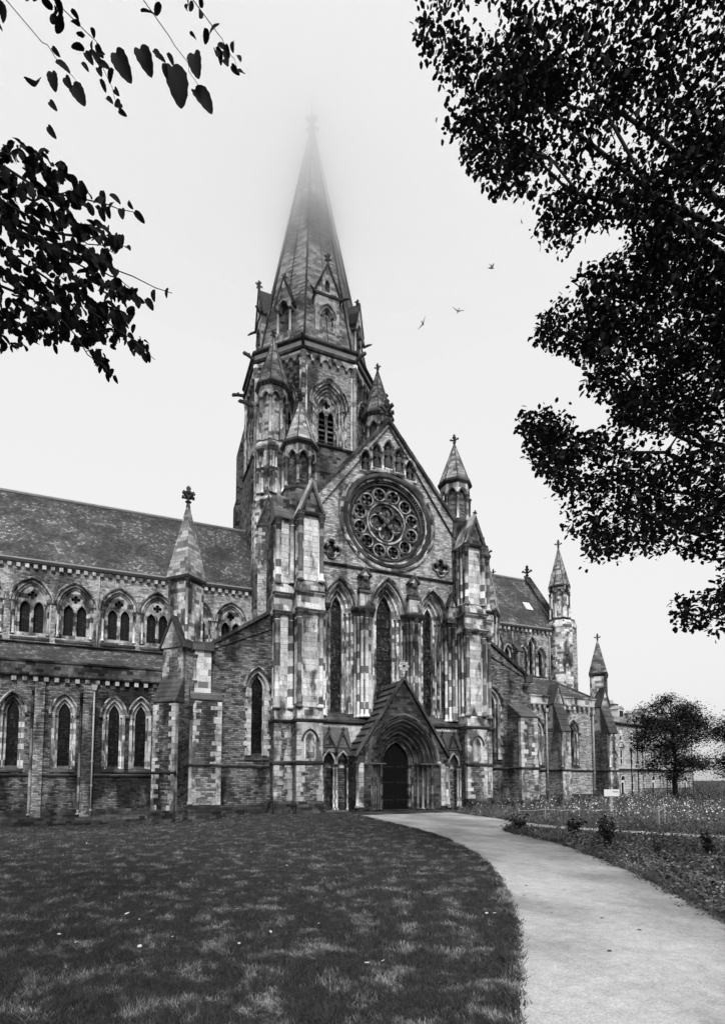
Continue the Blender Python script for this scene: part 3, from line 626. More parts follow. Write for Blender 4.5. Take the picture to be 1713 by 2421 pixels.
# ---- twin towers of the front ------------------------------------------------------
def tower_shafted(sx, x0, x1, yf, yb, name, niche, gab):
    a, b = sorted((sx * x0, sx * x1)); fr = south(yf); dd = yf - yb       # dd < 0: depth back to the wall
    core = part(MB().box(fr, a, b, dd, 0, -.3, 6.15), name, 'rubble')
    core['label'] = 'quoined tower buttress with banded shafts and gablet, %s of the porch' % ('west' if sx < 0 else 'east')
    plinth(fr, a - .06, b + .06, .78, -.5, .32, 'soot', core)
    MB().sprism(Fr((sx * x1, (yf + yb) / 2, 0), (0, 1, 0), (sx, 0, 0)), [(-.1, -.5), (.42, -.5), (.42, -.1), (.2, .3), (.2, .55), (.03, .78), (-.1, .78)], dd / 2, -dd / 2).build('plinth', 'soot', core)
    quoins(fr, a, 1, .78, 3.2, 0, core); quoins(fr, b, -1, .78, 3.2, 0, core)
    quoins(fr, a, 1, 3.42, 5.95, 0, core, .34, .5, .5); quoins(fr, b, -1, 3.42, 5.95, 0, core, .34, .5, .5)
    for z, pr_ in ((3.3, .1), (6.15, .2)):
        m = MB(); m.sprism(fr, [(-.1, z - .14), (pr_ * .5, z - .14), (pr_, z - .02), (pr_, z + .03), (-.1, z + .1)], a - pr_, b + pr_)
        m.sprism(Fr((sx * x1, yf, 0), (0, sx, 0), (sx, 0, 0)), [(-.1, z - .14), (pr_ * .5, z - .14), (pr_, z - .02), (pr_, z + .03), (-.1, z + .1)], 0 if sx > 0 else dd, -dd if sx > 0 else 0)
        m.build('string_course', 'trim', core)
    if niche:
        c = (a + b) / 2
        nb = MB().wall(fr, [(a + .3, 3.42), (b - .3, 3.42), (b - .3, 5.95), (a + .3, 5.95)], [opening(c, .3, 3.55, 4.75, .5, 0, 5)], -.02, .04); nb = nb.build('niche_surround', 'quoin', core)
        o = opening(c, .32, 3.5, 4.75, .52, 0, 5); MB().add([fr.p(u, .006, z) for u, z in o], [tuple(range(len(o)))]).build('niche_back', 'trim_pale', core)
        MB().sweep(fr, arch(c, .3, 4.75, .5, .22, 7), [(-.06, 0), (-.05, .09), (.02, .15), (.07, .1), (.07, 0)]).build('niche_hood', 'trim', core)
        MB().sweep(fr, opening(c, .3, 3.55, 4.75, .5, .05, 6), [(a_, q) for a_, q in roll(.05)]).build('niche_roll', 'shaft', core)
    for (z0, z1) in ((6.2, 13.35), (14.75, 20.0)):
        st = MB().box(fr, a + .12, b - .12, dd, -.1, z0, z1 + .3).build('tower_stage', 'ashlar', core)
        MB().sprism(fr, [(dd, z0), (.12, z0), (.12, z0 + .12), (.0, z0 + .6), (-.1, z0 + .75), (dd, z0 + .75)], a - .02, b + .02).build('weathered_base', 'trim_pale', core)
        z = z0 + .78; k = 0
        while z < z1 - .35:              # ashlar blocks of the panel
            h = random.choice((.3, .36, .42, .48)); h = min(h, z1 - .05 - z)
            u0, u1 = a + .36, b - .36
            if random.random() < .45:
                s_ = u0 + (u1 - u0) * random.uniform(.35, .65)
                piece('stone_block', fr, u0, s_ - .006, -.25, -.06 + random.uniform(0, .012), z, z + h - .008, 'block', core); piece('stone_block', fr, s_ + .006, u1, -.25, -.06 + random.uniform(0, .012), z, z + h - .008, 'block', core)
            else: piece('stone_block', fr, u0, u1, -.25, -.06 + random.uniform(0, .012), z, z + h - .008, 'block', core)
            z += h
        for u in (a + .13, b - .13): shaft(fr, u, -.03, z0 + .72, z1 + .05, .155, core)
        for u in (a + .31, b - .31): shaft(fr, u, -.09, z0 + .72, z1 + .05, .07, core)
        for q in (.35, .75):
            if -dd > q + .3: shaft(fr, (a if sx < 0 else b) + sx * -.1, -.06 - q, z0 + .72, z1 + .05, .1, core)
        for u in ((b if sx < 0 else a),):
            for q in (.45, .85):
                if -dd > q + .3: shaft(fr, u, -.06 - q, z0 + .72, z1 + .05, .1, core)
    # set-off between the stages
    m = MB(); prof = [(-.2, 13.3), (.12, 13.35), (.16, 13.45), (.16, 13.55), (.0, 14.0), (.0, 14.45), (.18, 14.62), (.18, 14.72), (0, 14.85), (-.2, 14.85)]
    m.sprism(fr, prof, a - .1, b + .1); m.sprism(Fr((sx * x1, yf, 0), (0, sx, 0), (sx, 0, 0)), prof, *(sorted((.06 * sx, -dd * sx)))); m.sprism(Fr((sx * x0, yf, 0), (0, -sx, 0), (-sx, 0, 0)), prof, *(sorted((-.06 * sx, dd * sx))))
    m.build('set_off', 'trim_pale', core)
    for zz in (13.42, 14.68): MB().box(fr, a - .2, b + .2, -.1, .2, zz, zz + .12).build('string_course', 'trim', core)
    if gab:
        m = MB(); prof = [(-.2, 20.0), (.12, 20.0), (.2, 20.12), (.2, 20.22), (-.2, 20.3)]; m.sprism(fr, prof, a - .06, b + .06); m.build('gablet_string', 'trim', core)
        gablet(fr, a + .08, b - .08, 20.25, 22.3, dd * .75, .08, core, 'ashlar_dark', 'trim_pale', .12)
        for s2 in (-1, 1):
            c = (a + b) / 2; MB().prism(fr, [(c, 22.35), (c + s2 * .82, 20.3), (c + s2 * .66, 20.25), (c, 21.95)], .1, .24).build('gablet_moulding', 'trim', core)
            MB().add([fr.p(c, .25, 22.5), fr.p(c + s2 * .93, .25, 20.15), fr.p(c + s2 * .93, dd * .8, 20.15), fr.p(c, dd * .8, 22.5)], [(0, 1, 2, 3)]).build('gablet_roof', 'slabs', core)
        finial(fr.p((a + b) / 2, .15, 22.35), .55, core)
    else:
        for i in range(4):
            z = 20.0 + i * .5; MB().sprism(fr, [(dd, z), (.12 - i * .28, z), (.12 - i * .28, z + .1), (.12 - (i + 1) * .28, z + .5), (dd, z + .5)], a - .12, b + .1).build('weathering_slab', 'slabs', core)
    return core
for sx in (-1, 1):
    tower_shafted(sx, 5.65, 7.4, -1.8, .6, 'tower_buttress', True, True)
    tower_shafted(sx, 7.4, 8.65, -.7, .6, 'tower_buttress', False, False)
    part(MB().box(F0, sx * 7.1 - 1.45, sx * 7.1 + 1.45, -2.6, .3, -.3, 21.8), 'tower_core', 'ashlar_dark')
    tcx, tcy = sx * 6.6, .95
    m = MB(); loft(m, [(ring8(tcx, tcy, 1.35), 19.5), (ring8(tcx, tcy, 1.3), 22.3), (ring8(tcx, tcy, 1.05), 22.9)]); part(m, 'turret_drum', 'ashlar_dark')
    arcaded_turret(tcx, tcy, 1.12, 22.95, 25.1, 26.25, (0, 1, 2, 6, 7), True, .105, 'rubble')
    oct_spire('turret_spire', tcx, tcy, 1.24, 26.3, 29.9, 'spire', 1.0, .05)

# ---- transept aisles (lean-to, either side of the front) -------------------------------
FW = south(.3)
for sx in (-1, 1):
    cx = sx * 9.55
    od = [(.2, -.35), (.42, -.12)]
    hl = [hole(cx, .4, 3.75, 8.35, .85, .42)]
    o = [(8.5, -1.5), (13.35, -1.5), (13.35, 10.55), (12.9, 10.8), (8.5, 13.75)]
    o = [(sx * u, z) for u, z in o]
    aw = part(MB().wall(FW, o, hl, -.8, 0), 'aisle_wall', 'rubble')
    lancet(FW, cx, 3.75, 8.35, .4, .85, od, .6, .17, 'hood', .075, True, .6, False, 'trim_pale')
    for s2 in (-1, 1): quoins(FW, cx + s2 * .44, s2, 3.8, 8.3, 0.0, aw, .38, .5, .3, .1)
    string(FW, *sorted((sx * 8.6, sx * 13.4)), 3.12, .14, .22)
    plinth(FW, *sorted((sx * 8.6, sx * 13.4)), .5, -1.4, .3)
    n = 13                                   # raking coping stones
    for i in range(n):
        pa_, pb_ = [(8.55 + (13.0 - 8.55) * q, 13.8 + (10.82 - 13.8) * q) for q in (i / n + .003, (i + 1) / n - .003)]
        MB().prism(FW, [(sx * pa_[0], pa_[1] - .06), (sx * pb_[0], pb_[1] - .06), (sx * pb_[0], pb_[1] + .2), (sx * pa_[0], pa_[1] + .2)], -.7, .16 + .02 * (i % 2)).build('coping_stone', 'trim', aw)
    MB().box(FW, *sorted((sx * 12.75, sx * 13.5)), -.7, .14, 10.3, 10.95).build('kneeler', 'trim', aw)
    MB().ball(FW.p(sx * 12.75, .2, 10.0), .28, (1.1, .9, .9)).build('carved_stop', 'cap', aw)
    # corner buttress with a slab-covered set-off
    u0, u1 = (-13.95, -12.1) if sx < 0 else (11.0, 12.65)
    FB = south(-1.0 if sx < 0 else -1.3); dbk = -1.3 if sx < 0 else -1.6
    bt = part(MB().box(FB, u0, u1, dbk, 0, -1.5, 7.25), 'corner_buttress', 'rubble_mid')
    bt['label'] = 'broad quoined buttress with slab-covered slope on the %s aisle' % ('west' if sx < 0 else 'east')
    quoins(FB, u0, 1, .5, 7.1, 0, bt, .36, .58, .34); quoins(FB, u1, -1, .5, 7.1, 0, bt, .36, .58, .34)
    slope_cap(FB, u0, u1, dbk, .02, 8.45, 7.25, bt, 4)
    plinth(FB, u0 - .1, u1 + .1, .62, -1.4, .34, 'soot', bt)
    m = MB(); prf = [(-.1, 3.0), (.07, 3.0), (.14, 3.1), (.14, 3.15), (-.1, 3.24)]; m.sprism(FB, prf, u0 - .12, u1 + .12)
    m.sprism(Fr((u0, FB.o.y, 0), (0, -1, 0), (-1, 0, 0)), prf, dbk, 0); m.build('string_course', 'trim', bt)
    if sx < 0:
        MB().box(FB, -13.75, -12.75, -1.3, -.45, 7.2, 10.4).build('buttress_head', 'trim_pale', bt)
        shaft(FB, -13.93, -.05, .65, 7.1, .11, bt, 'jamb_shaft'); shaft(FB, -13.75, -.45, 8.4, 10.1, .1, bt)
        MB().box(FB, -13.9, -12.6, -1.3, -.3, 10.4, 10.95).build('buttress_cap', 'trim', bt)
    # outer side wall and roof of the aisle
    part(MB().box(Fr((0, 0, 0)), *sorted((sx * 12.6, sx * 13.35)), -9.7, -.5, -1.5, 10.5), 'aisle_side_wall', 'rubble')
    part(MB().add([Vector((sx * 13.45, .2, 10.35)), Vector((sx * 5.6, .2, 13.9)), Vector((sx * 5.6, 14., 13.9)), Vector((sx * 13.45, 14., 10.35))], [(0, 1, 2, 3)]), 'aisle_roof', 'slate')
    # clerestory wall of the transept with its arcade of windows
    FC = Fr((sx * 5.9, 7.5, 0), (0, sx, 0), (sx, 0, 0)); cls = [(-5.1, 1), (-3.9, 1), (-2.7, 1), (.2, 1), (1.4, 1), (2.6, 1)]
    cw = part(MB().wall(FC, [(-7, 12), (7, 12), (7, 20.4), (-7, 20.4)], [hole(u, .36, 14.5, 17.6, .75, .2) for u, _ in cls], -.6, 0), 'transept_clerestory_wall', 'rubble')
    for u, _ in cls: lancet(FC, u, 14.5, 17.6, .36, .75, [(.2, -.15)], .45, .15, 'hood', .07, False)
    for u in [-6.2, -4.5, -3.3, -2., -.4, .8, 2., 3.3]: shaft(FC, u, .1, 14.3, 17.65, .09, cw)
    MB().sprism(FC, [(-.2, 20.0), (.3, 20.1), (.45, 20.35), (.45, 20.5), (-.2, 20.6)], -7, 7).build('eaves_cornice', 'trim', cw)
    # roof of the transept
    part(MB().add([Vector((.1, -.2, 29.1)), Vector((sx * 6.3, -.2, 20.55)), Vector((sx * 6.3, 15, 20.55)), Vector((.1, 15, 29.1))], [(0, 1, 2, 3)]), 'transept_roof', 'slate')

# ---- square pinnacled piers in the re-entrant corners -----------------------------------
def square_pinnacle(x, y, rot, hw, z0, ze, za, fin, name='pinnacle', body='ashlar', capm='spire'):
    rg = lambda k: [(x + k * math.sqrt(2) * math.cos(rot + math.pi / 4 + math.pi / 2 * i), y + k * math.sqrt(2) * math.sin(rot + math.pi / 4 + math.pi / 2 * i)) for i in range(4)]
    m = MB(); loft(m, [(rg(hw), z0), (rg(hw), ze)]); b = part(m, name, body)
    m = MB(); loft(m, [(rg(hw * 1.22), ze + .08), (rg(hw * .1), za)]); c = m.build('pinnacle_spire', capm, b)
    m = MB(); loft(m, [(rg(hw), ze - .3), (rg(hw * 1.22), ze - .08), (rg(hw * 1.25), ze + .1)]); m.build('eaves_moulding', 'trim', b)
    for px_, py_ in rg(hw * .98): shaft(Fr((px_, py_, 0)), 0, 0, z0 + .2, ze - .15, .1, b)
    finial((x, y, za - .1), fin, b, rot=rot)
    return b
DA = R(45)                                   # the diagonal pier at the west aisle's corner
FD = Fr((-15.35, 2.75, 0), (math.cos(-DA), math.sin(-DA), 0))
dp_ = part(MB().box(FD, -.95, .95, -3.2, 0, -1.6, 7.5), 'diagonal_buttress', 'rubble')
dp_['label'] = 'diagonal buttress with slab slopes carrying a tall pinnacle, west of the front'
quoins(FD, -.95, 1, .1, 7.3, 0, dp_, .36, .55, .33); quoins(FD, .95, -1, .1, 7.3, 0, dp_, .36, .55, .33)
plinth(FD, -1.05, 1.05, .15, -1.8, .3, 'soot', dp_)
string(FD, -1.08, 1.08, 2.7, .12, .2, 'trim', dp_)
slope_cap(FD, -.95, .95, -.75, .02, 9.2, 7.5, dp_, 5)
MB().box(FD, -.85, .85, -3.2, -.7, 7.4, 11.3).build('buttress_upper', 'rubble_light', dp_)
FD2 = Fr(FD.p(0, -.7, 0), FD.u)
quoins(FD2, -.85, 1, 9.2, 11.2, 0, dp_, .36, .5, .3); quoins(FD2, .85, -1, 8.9, 11.2, 0, dp_, .36, .5, .3)
gablet(FD2, -.95, .95, 11.3, 13.3, -1.6, .1, dp_, 'trim_pale', 'trim', .12)
for sg in (-1, 1): MB().add([FD2.p(0, .12, 13.45), FD2.p(sg * 1.1, .12, 11.2), FD2.p(sg * 1.1, -1.8, 11.2), FD2.p(0, -1.8, 13.45)], [(0, 1, 2, 3)]).build('gablet_roof', 'slabs', dp_)
pn = square_pinnacle(-14.0, 4.1, R(43), .8, 11.0, 16.4, 22.0, 1.6, capm='spire')
pn['label'] = 'tall square pinnacle with leafy finial on the diagonal buttress'
square_pinnacle(12.45, 4.8, R(43), .8, 10.5, 17.3, 22.6, 1.3)
part(MB().box(Fr((12.45, 4.8, 0), (math.cos(R(43)), math.sin(R(43)), 0)), -.9, .9, -1.5, 1.2, -1, 10.6), 'pinnacle_pier', 'rubble')

# ---- nave (west) and choir (east) -------------------------------------------------------
YC = 20.6; FN = south(15.2); FNA = south(9.7)
corbel_me = None
def corbels(fr, u0, u1, z, step, w_, h_, par, proj=.26):
    u = u0
    while u < u1:
        piece('corbel', fr, u, u + w_, -.05, proj, z - h_, z, 'quoin', par); u += step
def nave_roof(x0, x1, ztop, name):
    o = part(MB().add([Vector((x0, 14.75, 20.2)), Vector((x1, 14.75, 20.2)), Vector((x1, YC, ztop)), Vector((x0, YC, ztop)), Vector((x1, 26.45, 20.2)), Vector((x0, 26.45, 20.2))], [(0, 1, 2, 3), (3, 2, 4, 5)]), name, 'slate')
    MB().tube([(x0, YC, ztop + .05), (x1, YC, ztop + .05)], .16, 6).build('ridge', 'lead', o)
    MB().sprism(FN, [(-.2, 19.95), (.32, 20.05), (.5, 20.2), (.5, 20.32), (-.2, 20.38)], x0, x1).build('eaves_gutter', 'lead', o)
    return o
nave_roof(-40, -5.5, 28.35, 'nave_roof'); nave_roof(6, 30, 28.35, 'choir_roof')
# nave clerestory: paired lights under a wide arch with a quatrefoil
ncx = [-9.0, -12.2, -15.5, -18.65, -22.05, -25.25, -28.6, -31.8, -35.2]
OD = [(.16, -.22), (.38, -.06)]
hls = [opening(c, 1.06, 14.0, 16.85, 1.55, .38, 8) for c in ncx]
ncw = part(MB().wall(FN, [(-40, 11), (-5.5, 11), (-5.5, 20.1), (-40, 20.1)], hls, -.6, 0), 'nave_clerestory_wall', 'rubble_light')
for c in ncx:
    o = opening(c, 1.1, 14.0, 16.85, 1.6, 0, 8)
    win = part(MB().add([FN.p(u, -.75, z) for u, z in o], [tuple(range(len(o)))]), 'clerestory_window', 'glass')
    pl_ = MB().wall(FN, opening(c, 1.06, 14.05, 16.85, 1.55, 0, 8), [opening(c - .5, .36, 14.35, 16.35, .62, 0, 6), opening(c + .5, .36, 14.35, 16.35, .62, 0, 6), foil(c, 17.52, .36, 4, R(0), 5)], -.5, -.35)
    pl_.build('tracery', 'hood', win)
    b = MB(); band(b, FN, c, 1.06, 14.0, 16.85, 1.55, 0, .16, -.6, -.22); band(b, FN, c, 1.06, 14.0, 16.85, 1.55, .16, .38, -.22, -.06); b.build('window_surround', 'hood', win)
    pts = arch(c, 1.06, 16.85, 1.55, .44, 9)
    MB().sweep(FN, pts, [(-.07, -.05), (-.06, .1), (.02, .16), (.1, .12), (.1, -.05)]).build('hood_mould', 'hood', win)
    for s2 in (-1, 1):
        MB().sweep(FN, arch(c + s2 * .5, .36, 16.35, .62, .05, 6), [(a, -.35 + q) for a, q in roll(.05)]).build('arch_roll', 'hood', win)
        shaft(FN, c + s2 * 1.24, -.08, 14.1, 16.9, .09, win)
        MB().box(FN, c + s2 * .5 - .015, c + s2 * .5 + .015, -.74, -.7, 14.3, 16.9).build('glazing_bar', 'iron', win)
        m = MB()
        for k in range(5): m.box(FN, c + s2 * .5 - .36, c + s2 * .5 + .36, -.74, -.71, 14.65 + k * .42, 14.68 + k * .42)
        m.build('glazing_bars', 'iron', win)['kind'] = 'stuff'
    MB().sprism(FN, [(-.7, 14.3), (.05, 13.85), (.12, 13.8), (.12, 13.65), (-.7, 13.65)], c - 1.4, c + 1.4).build('sill', 'trim', win)
string(FN, -40, -5.6, 13.45, .25, .2, 'trim')
corbels(FN, -29.5, -6.5, 19.95, .62, .3, .34, ncw)
# nave aisle
def aisle_roof(x0, x1, ztop, zlow, name):
    part(MB().add([Vector((x0, 9.45, zlow)), Vector((x1, 9.45, zlow)), Vector((x1, 15.15, ztop)), Vector((x0, 15.15, ztop))], [(0, 1, 2, 3)]), name, 'slate')
aisle_roof(-40, -12.9, 13.2, 10.95, 'nave_aisle_roof')
naw_c = [(-16.72, .38), (-18.62, .38), (-22.0, .4), (-25.3, .38), (-27.2, .38), (-30.5, .38)]
naw = part(MB().wall(FNA, [(-40, -3), (-12.9, -3), (-12.9, 9.9), (-40, 9.9)], [hole(c, hw, 3.0, 7.0, .95, .42) for c, hw in naw_c], -.8, 0), 'nave_aisle_wall', 'rubble')
for c, hw in naw_c: lancet(FNA, c, 3.0, 7.0, hw, .95, [(.2, -.35), (.42, -.12)], .6, .17, 'hood', .08, True, .6, False, 'trim_pale')
MB().sprism(FNA, [(-.3, 9.75), (.35, 9.75), (.42, 9.85), (.42, 10.0), (.3, 10.05), (.3, 10.7), (.4, 10.78), (.42, 10.9), (-.3, 11.0)], -40, -13.2).build('parapet', 'ashlar_dark', CATH)
corbels(FNA, -25.4, -14.6, 9.72, .68, .3, .36, naw)
string(FNA, -40, -13, 2.55, .16, .24); plinth(FNA, -40, -13, 0.0, -2.6, .35)
for c in (-20.45, -23.6, -28.9):
    pw = part(MB().box(FNA, c - .3, c + .35, -.1, .22, -1.0, 9.3), 'pilaster', 'rubble_mid')
    shaft(FNA, c - .42, .1, -.4, 9.0, .1, pw, 'jamb_shaft')
# nave pipes
def pipe(fr, u, d, z0, z1, r=.06, hopper=True):
    o = part(MB().lathe(fr, u, d, [(r, z0), (r, z1)], 8), 'downpipe', 'pipe', True)
    z = z0 + .8
    while z < z1 - .3:
        MB().lathe(fr, u, d, [(r * 1.5, z), (r * 1.5, z + .12)], 8).build('pipe_collar', 'pipe', o); z += 1.8
    if hopper: MB().prism(fr, [(u - .12, z1), (u + .12, z1), (u + .2, z1 + .28), (u + .2, z1 + .42), (u - .2, z1 + .42), (u - .2, z1 + .28)], d - .14, d + .14).build('pipe_hopper', 'pipe', o)
    return o
pipe(FNA, -20.0, .35, -.9, 8.9); pipe(FN, -20.25, .12, 16.9, 19.6, .07, False); pipe(FN, -20.3, .12, 13.4, 15.4, .06, False)
pipe(FN, -7.2, .1, 15.5, 19.6, .06, False)

# choir clerestory: stepped triplets
ctr = [26.15, 21.35, 16.6, 11.8]
hls = []
for c in ctr: hls += [hole(c, .36, 14.6, 18.0, .75, .2), hole(c - 1.35, .33, 14.6, 16.9, .7, .2), hole(c + 1.35, .33, 14.6, 16.9, .7, .2)]
ccw = part(MB().wall(FN, [(6, 11), (30, 11), (30, 20.1), (6, 20.1)], hls, -.7, 0), 'choir_clerestory_wall', 'rubble_light')
for c in ctr:
    lancet(FN, c, 14.6, 18.0, .36, .75, [(.2, -.2)], .5, .16, 'hood', .07, False, .5, True)
    for s2 in (-1, 1):
        lancet(FN, c + s2 * 1.35, 14.6, 16.9, .33, .7, [(.2, -.2)], .5, .16, 'hood', .07, False, .5, True)
        for q in (.58, .78): shaft(FN, c + s2 * q, .08, 14.4, 17.9 if q < .7 else 16.95, .09, ccw)
        shaft(FN, c + s2 * 1.98, .08, 14.4, 16.95, .09, ccw)
corbels(FN, 17, 29.4, 19.95, .62, .3, .34, ccw)
pipe(FN, 28.75, .12, 13.2, 19.5, .07, False); pipe(FN, 23.3, .12, 18., 19.5, .06, False)
cb = part(MB().box(FN, 23.35, 24.15, 0, 1.0, 12, 17.0), 'clerestory_buttress', 'rubble_light'); slope_cap(FN, 23.35, 24.15, 0, 1.05, 18.2, 17.0, cb, 3)
sl = part(MB().box(Fr((27.45, 17.3, 0)), -.5, .5, -.05, .05, 23.2, 24.4), 'skylight', 'white')
sl.parent = None; COL.objects.unlink(sl); bpy.data.objects.remove(sl)
nrm = Vector((0, -(28.35 - 20.2), 5.85)).normalized(); up = Vector((0, 5.85, 28.35 - 20.2)).normalized(); c0 = Vector((27.3, 17.15, 20.2 + (17.15 - 14.75) * 8.15 / 5.85))
pts = [c0 + Vector((a, 0, 0)) + up * b + nrm * h for h in (-.05, .1) for a, b in ((-.5, -.7), (.5, -.7), (.5, .7), (-.5, .7))]
part(MB().add(pts, [(0, 1, 2, 3), (4, 5, 6, 7), (0, 1, 5, 4), (1, 2, 6, 5), (2, 3, 7, 6), (3, 0, 4, 7)]), 'skylight', 'white')
# choir gable end, cross and corner turret
GE = Fr((30.2, YC, 0), (0, 1, 0), (1, 0, 0))
part(MB().prism(GE, [(-5.9, 0), (5.9, 0), (5.9, 20.3), (0, 28.5), (-5.9, 20.3)], -.5, .4), 'choir_gable_wall', 'rubble_light')
for i in range(16):
    a, b = i / 16, (i + 1) / 16; y0, z0, y1, z1 = 6.1 * a, 28.75 - 8.5 * a, 6.1 * b, 28.75 - 8.5 * b
    MB().sprism(Fr((30.2, YC, 0)), [(y0, z0), (y1, z1), (y1, z1 + .3), (y0, z0 + .3 - .06)], -.55, .5).build('coping_stone', 'trim', CATH)
finial((30.2, YC, 28.7), 1.8, CATH, rot=R(40)); finial((24.8, YC, 28.3), .9, CATH, rot=R(40))
tx, ty = 30.3, 14.9
m = MB(); loft(m, [(ring8(tx, ty, 1.35), -1), (ring8(tx, ty, 1.35), 20.3), (ring8(tx, ty, 1.45), 20.5), (ring8(tx, ty, 1.45), 20.7), (ring8(tx, ty, 1.1), 21.6)]); part(m, 'choir_turret_drum', 'ashlar')
arcaded_turret(tx, ty, 1.12, 21.6, 24.7, 25.6, (0, 1, 2, 6, 7), True, .1, 'ashlar')
oct_spire('choir_turret_spire', tx, ty, 1.2, 25.6, 30.6, 'spire', 1.2, .05)
for k in (0, 2, 6):
    fr = octface(tx, ty, 1.12, k); h = part(MB().prism(fr, [(-.5, 25.0), (.5, 25.0), (0, 27.2)], -.6, .12), 'turret_gablet', 'trim_pale')
    o = opening(0, .2, 24.9, 25.4, .35); MB().add([fr.p(u, .13, z) for u, z in o], [tuple(range(len(o)))]).build('gablet_opening', 'dark', h)
cg = part(MB().box(Fr((31.6, 14.9, 0), (0, 1, 0), (1, 0, 0)), -.8, .8, -.6, .5, -1, 20.6), 'turret_buttress', 'rubble_light')
MB().sprism(Fr((31.6, 14.9, 0), (0, 1, 0), (1, 0, 0)), [(-.6, 20.6), (.55, 20.6), (-.6, 23.4)], -.85, .85).build('weathering_slab', 'ashlar', cg)
# choir aisle
aisle_roof(12.9, 30.0, 14.1, 11.05, 'choir_aisle_roof')
part(MB().add([Vector((30.9, 9.45, 11.05)), Vector((29.8, 9.45, 11.05)), Vector((28.9, 15.1, 14.05)), Vector((30.9, 15.1, 12.2))], [(0, 1, 2, 3)]), 'choir_aisle_hip', 'slate')
MB().tube([(30.1, 9.5, 11.1), (28.6, 15.1, 14.1)], .14, 6).build('hip_roll', 'trim', CATH)
MB().add([Vector((18.8, 9.4, 11.4)), Vector((16.6, 9.4, 13.6)), Vector((16.6, 12.5, 13.6)), Vector((18.8, 12.5, 11.4)), Vector((21.0, 9.4, 11.4)), Vector((21, 12.5, 11.4)), Vector((23.4, 9.4, 13.0)), Vector((23.4, 13, 13.0))], [(0, 1, 2, 3), (3, 2, 1, 0)]).build('valley_roof', 'slate', CATH)
caw_c = [22.05, 26.85, 17.3]
caw = part(MB().wall(FNA, [(12.9, -1), (31.2, -1), (31.2, 10.2), (12.9, 10.2)], [hole(c, .42, 3.75, 7.2, .95, .42) for c in caw_c], -.8, 0), 'choir_aisle_wall', 'rubble_light')
for c in caw_c:
    lancet(FNA, c, 3.75, 7.2, .42, .95, [(.2, -.35), (.42, -.12)], .65, .17, 'hood', .08, True, .6, False, 'trim_pale')
MB().sprism(FNA, [(-.3, 10.1), (.3, 10.1), (.36, 10.2), (.36, 10.3), (.25, 10.35), (.25, 10.9), (.36, 11.0), (.38, 11.12), (-.3, 11.2)], 13.2, 31.3).build('parapet', 'trim_pale', CATH)
corbels(FNA, 20.6, 30.8, 10.08, .68, .32, .36, caw, .34)
string(FNA, 13, 31.3, 3.18, .16, .24); plinth(FNA, 13, 31.3, .62, -1, .3)
for x0, nm in ((23.35, 'middle'), (29.9, 'end')):
    FB = south(7.6); bt = part(MB().box(FB, x0, x0 + 1.15, -2.2, 0, -1, 7.25), 'choir_buttress', 'rubble_light' if nm == 'middle' else 'rubble')
    bt['label'] = 'choir aisle buttress with steep slab slope and gablet, %s' % ('beside the last lancet' if nm == 'middle' else 'at the east end')
    quoins(FB, x0, 1, .6, 7.1, 0, bt, .4, .45, .3); quoins(FB, x0 + 1.15, -1, .6, 7.1, 0, bt, .4, .45, .3)
    slope_cap(FB, x0, x0 + 1.15, -1.1, .05, 10.3, 7.25, bt, 5)
    MB().box(FB, x0, x0 + 1.15, -2.2, -1.05, 7.2, 10.2).build('buttress_head', 'trim_pale', bt)
    gablet(Fr(FB.p(0, -1.05, 0)), x0 - .05, x0 + 1.2, 10.2, 12.0, -1.2, .06, bt, 'trim_pale', 'slabs', .1)
    m = MB(); prf = [(-.1, 3.05), (.07, 3.05), (.14, 3.15), (.14, 3.2), (-.1, 3.3)]; m.sprism(FB, prf, x0 - .12, x0 + 1.27); m.sprism(Fr((x0, 7.6, 0), (0, -1, 0), (-1, 0, 0)), prf, -2.2, 0); m.build('string_course', 'trim', bt)
    shaft(FB, x0 + .02, -.02, 3.5, 7.1, .09, bt)
pipe(FNA, 23.0, .3, .3, 9.3, .08); pipe(FNA, 29.5, .3, .3, 9.3, .08)
square_pinnacle(31.0, 9.9, R(40), .78, 9.0, 14.0, 17.9, .95)

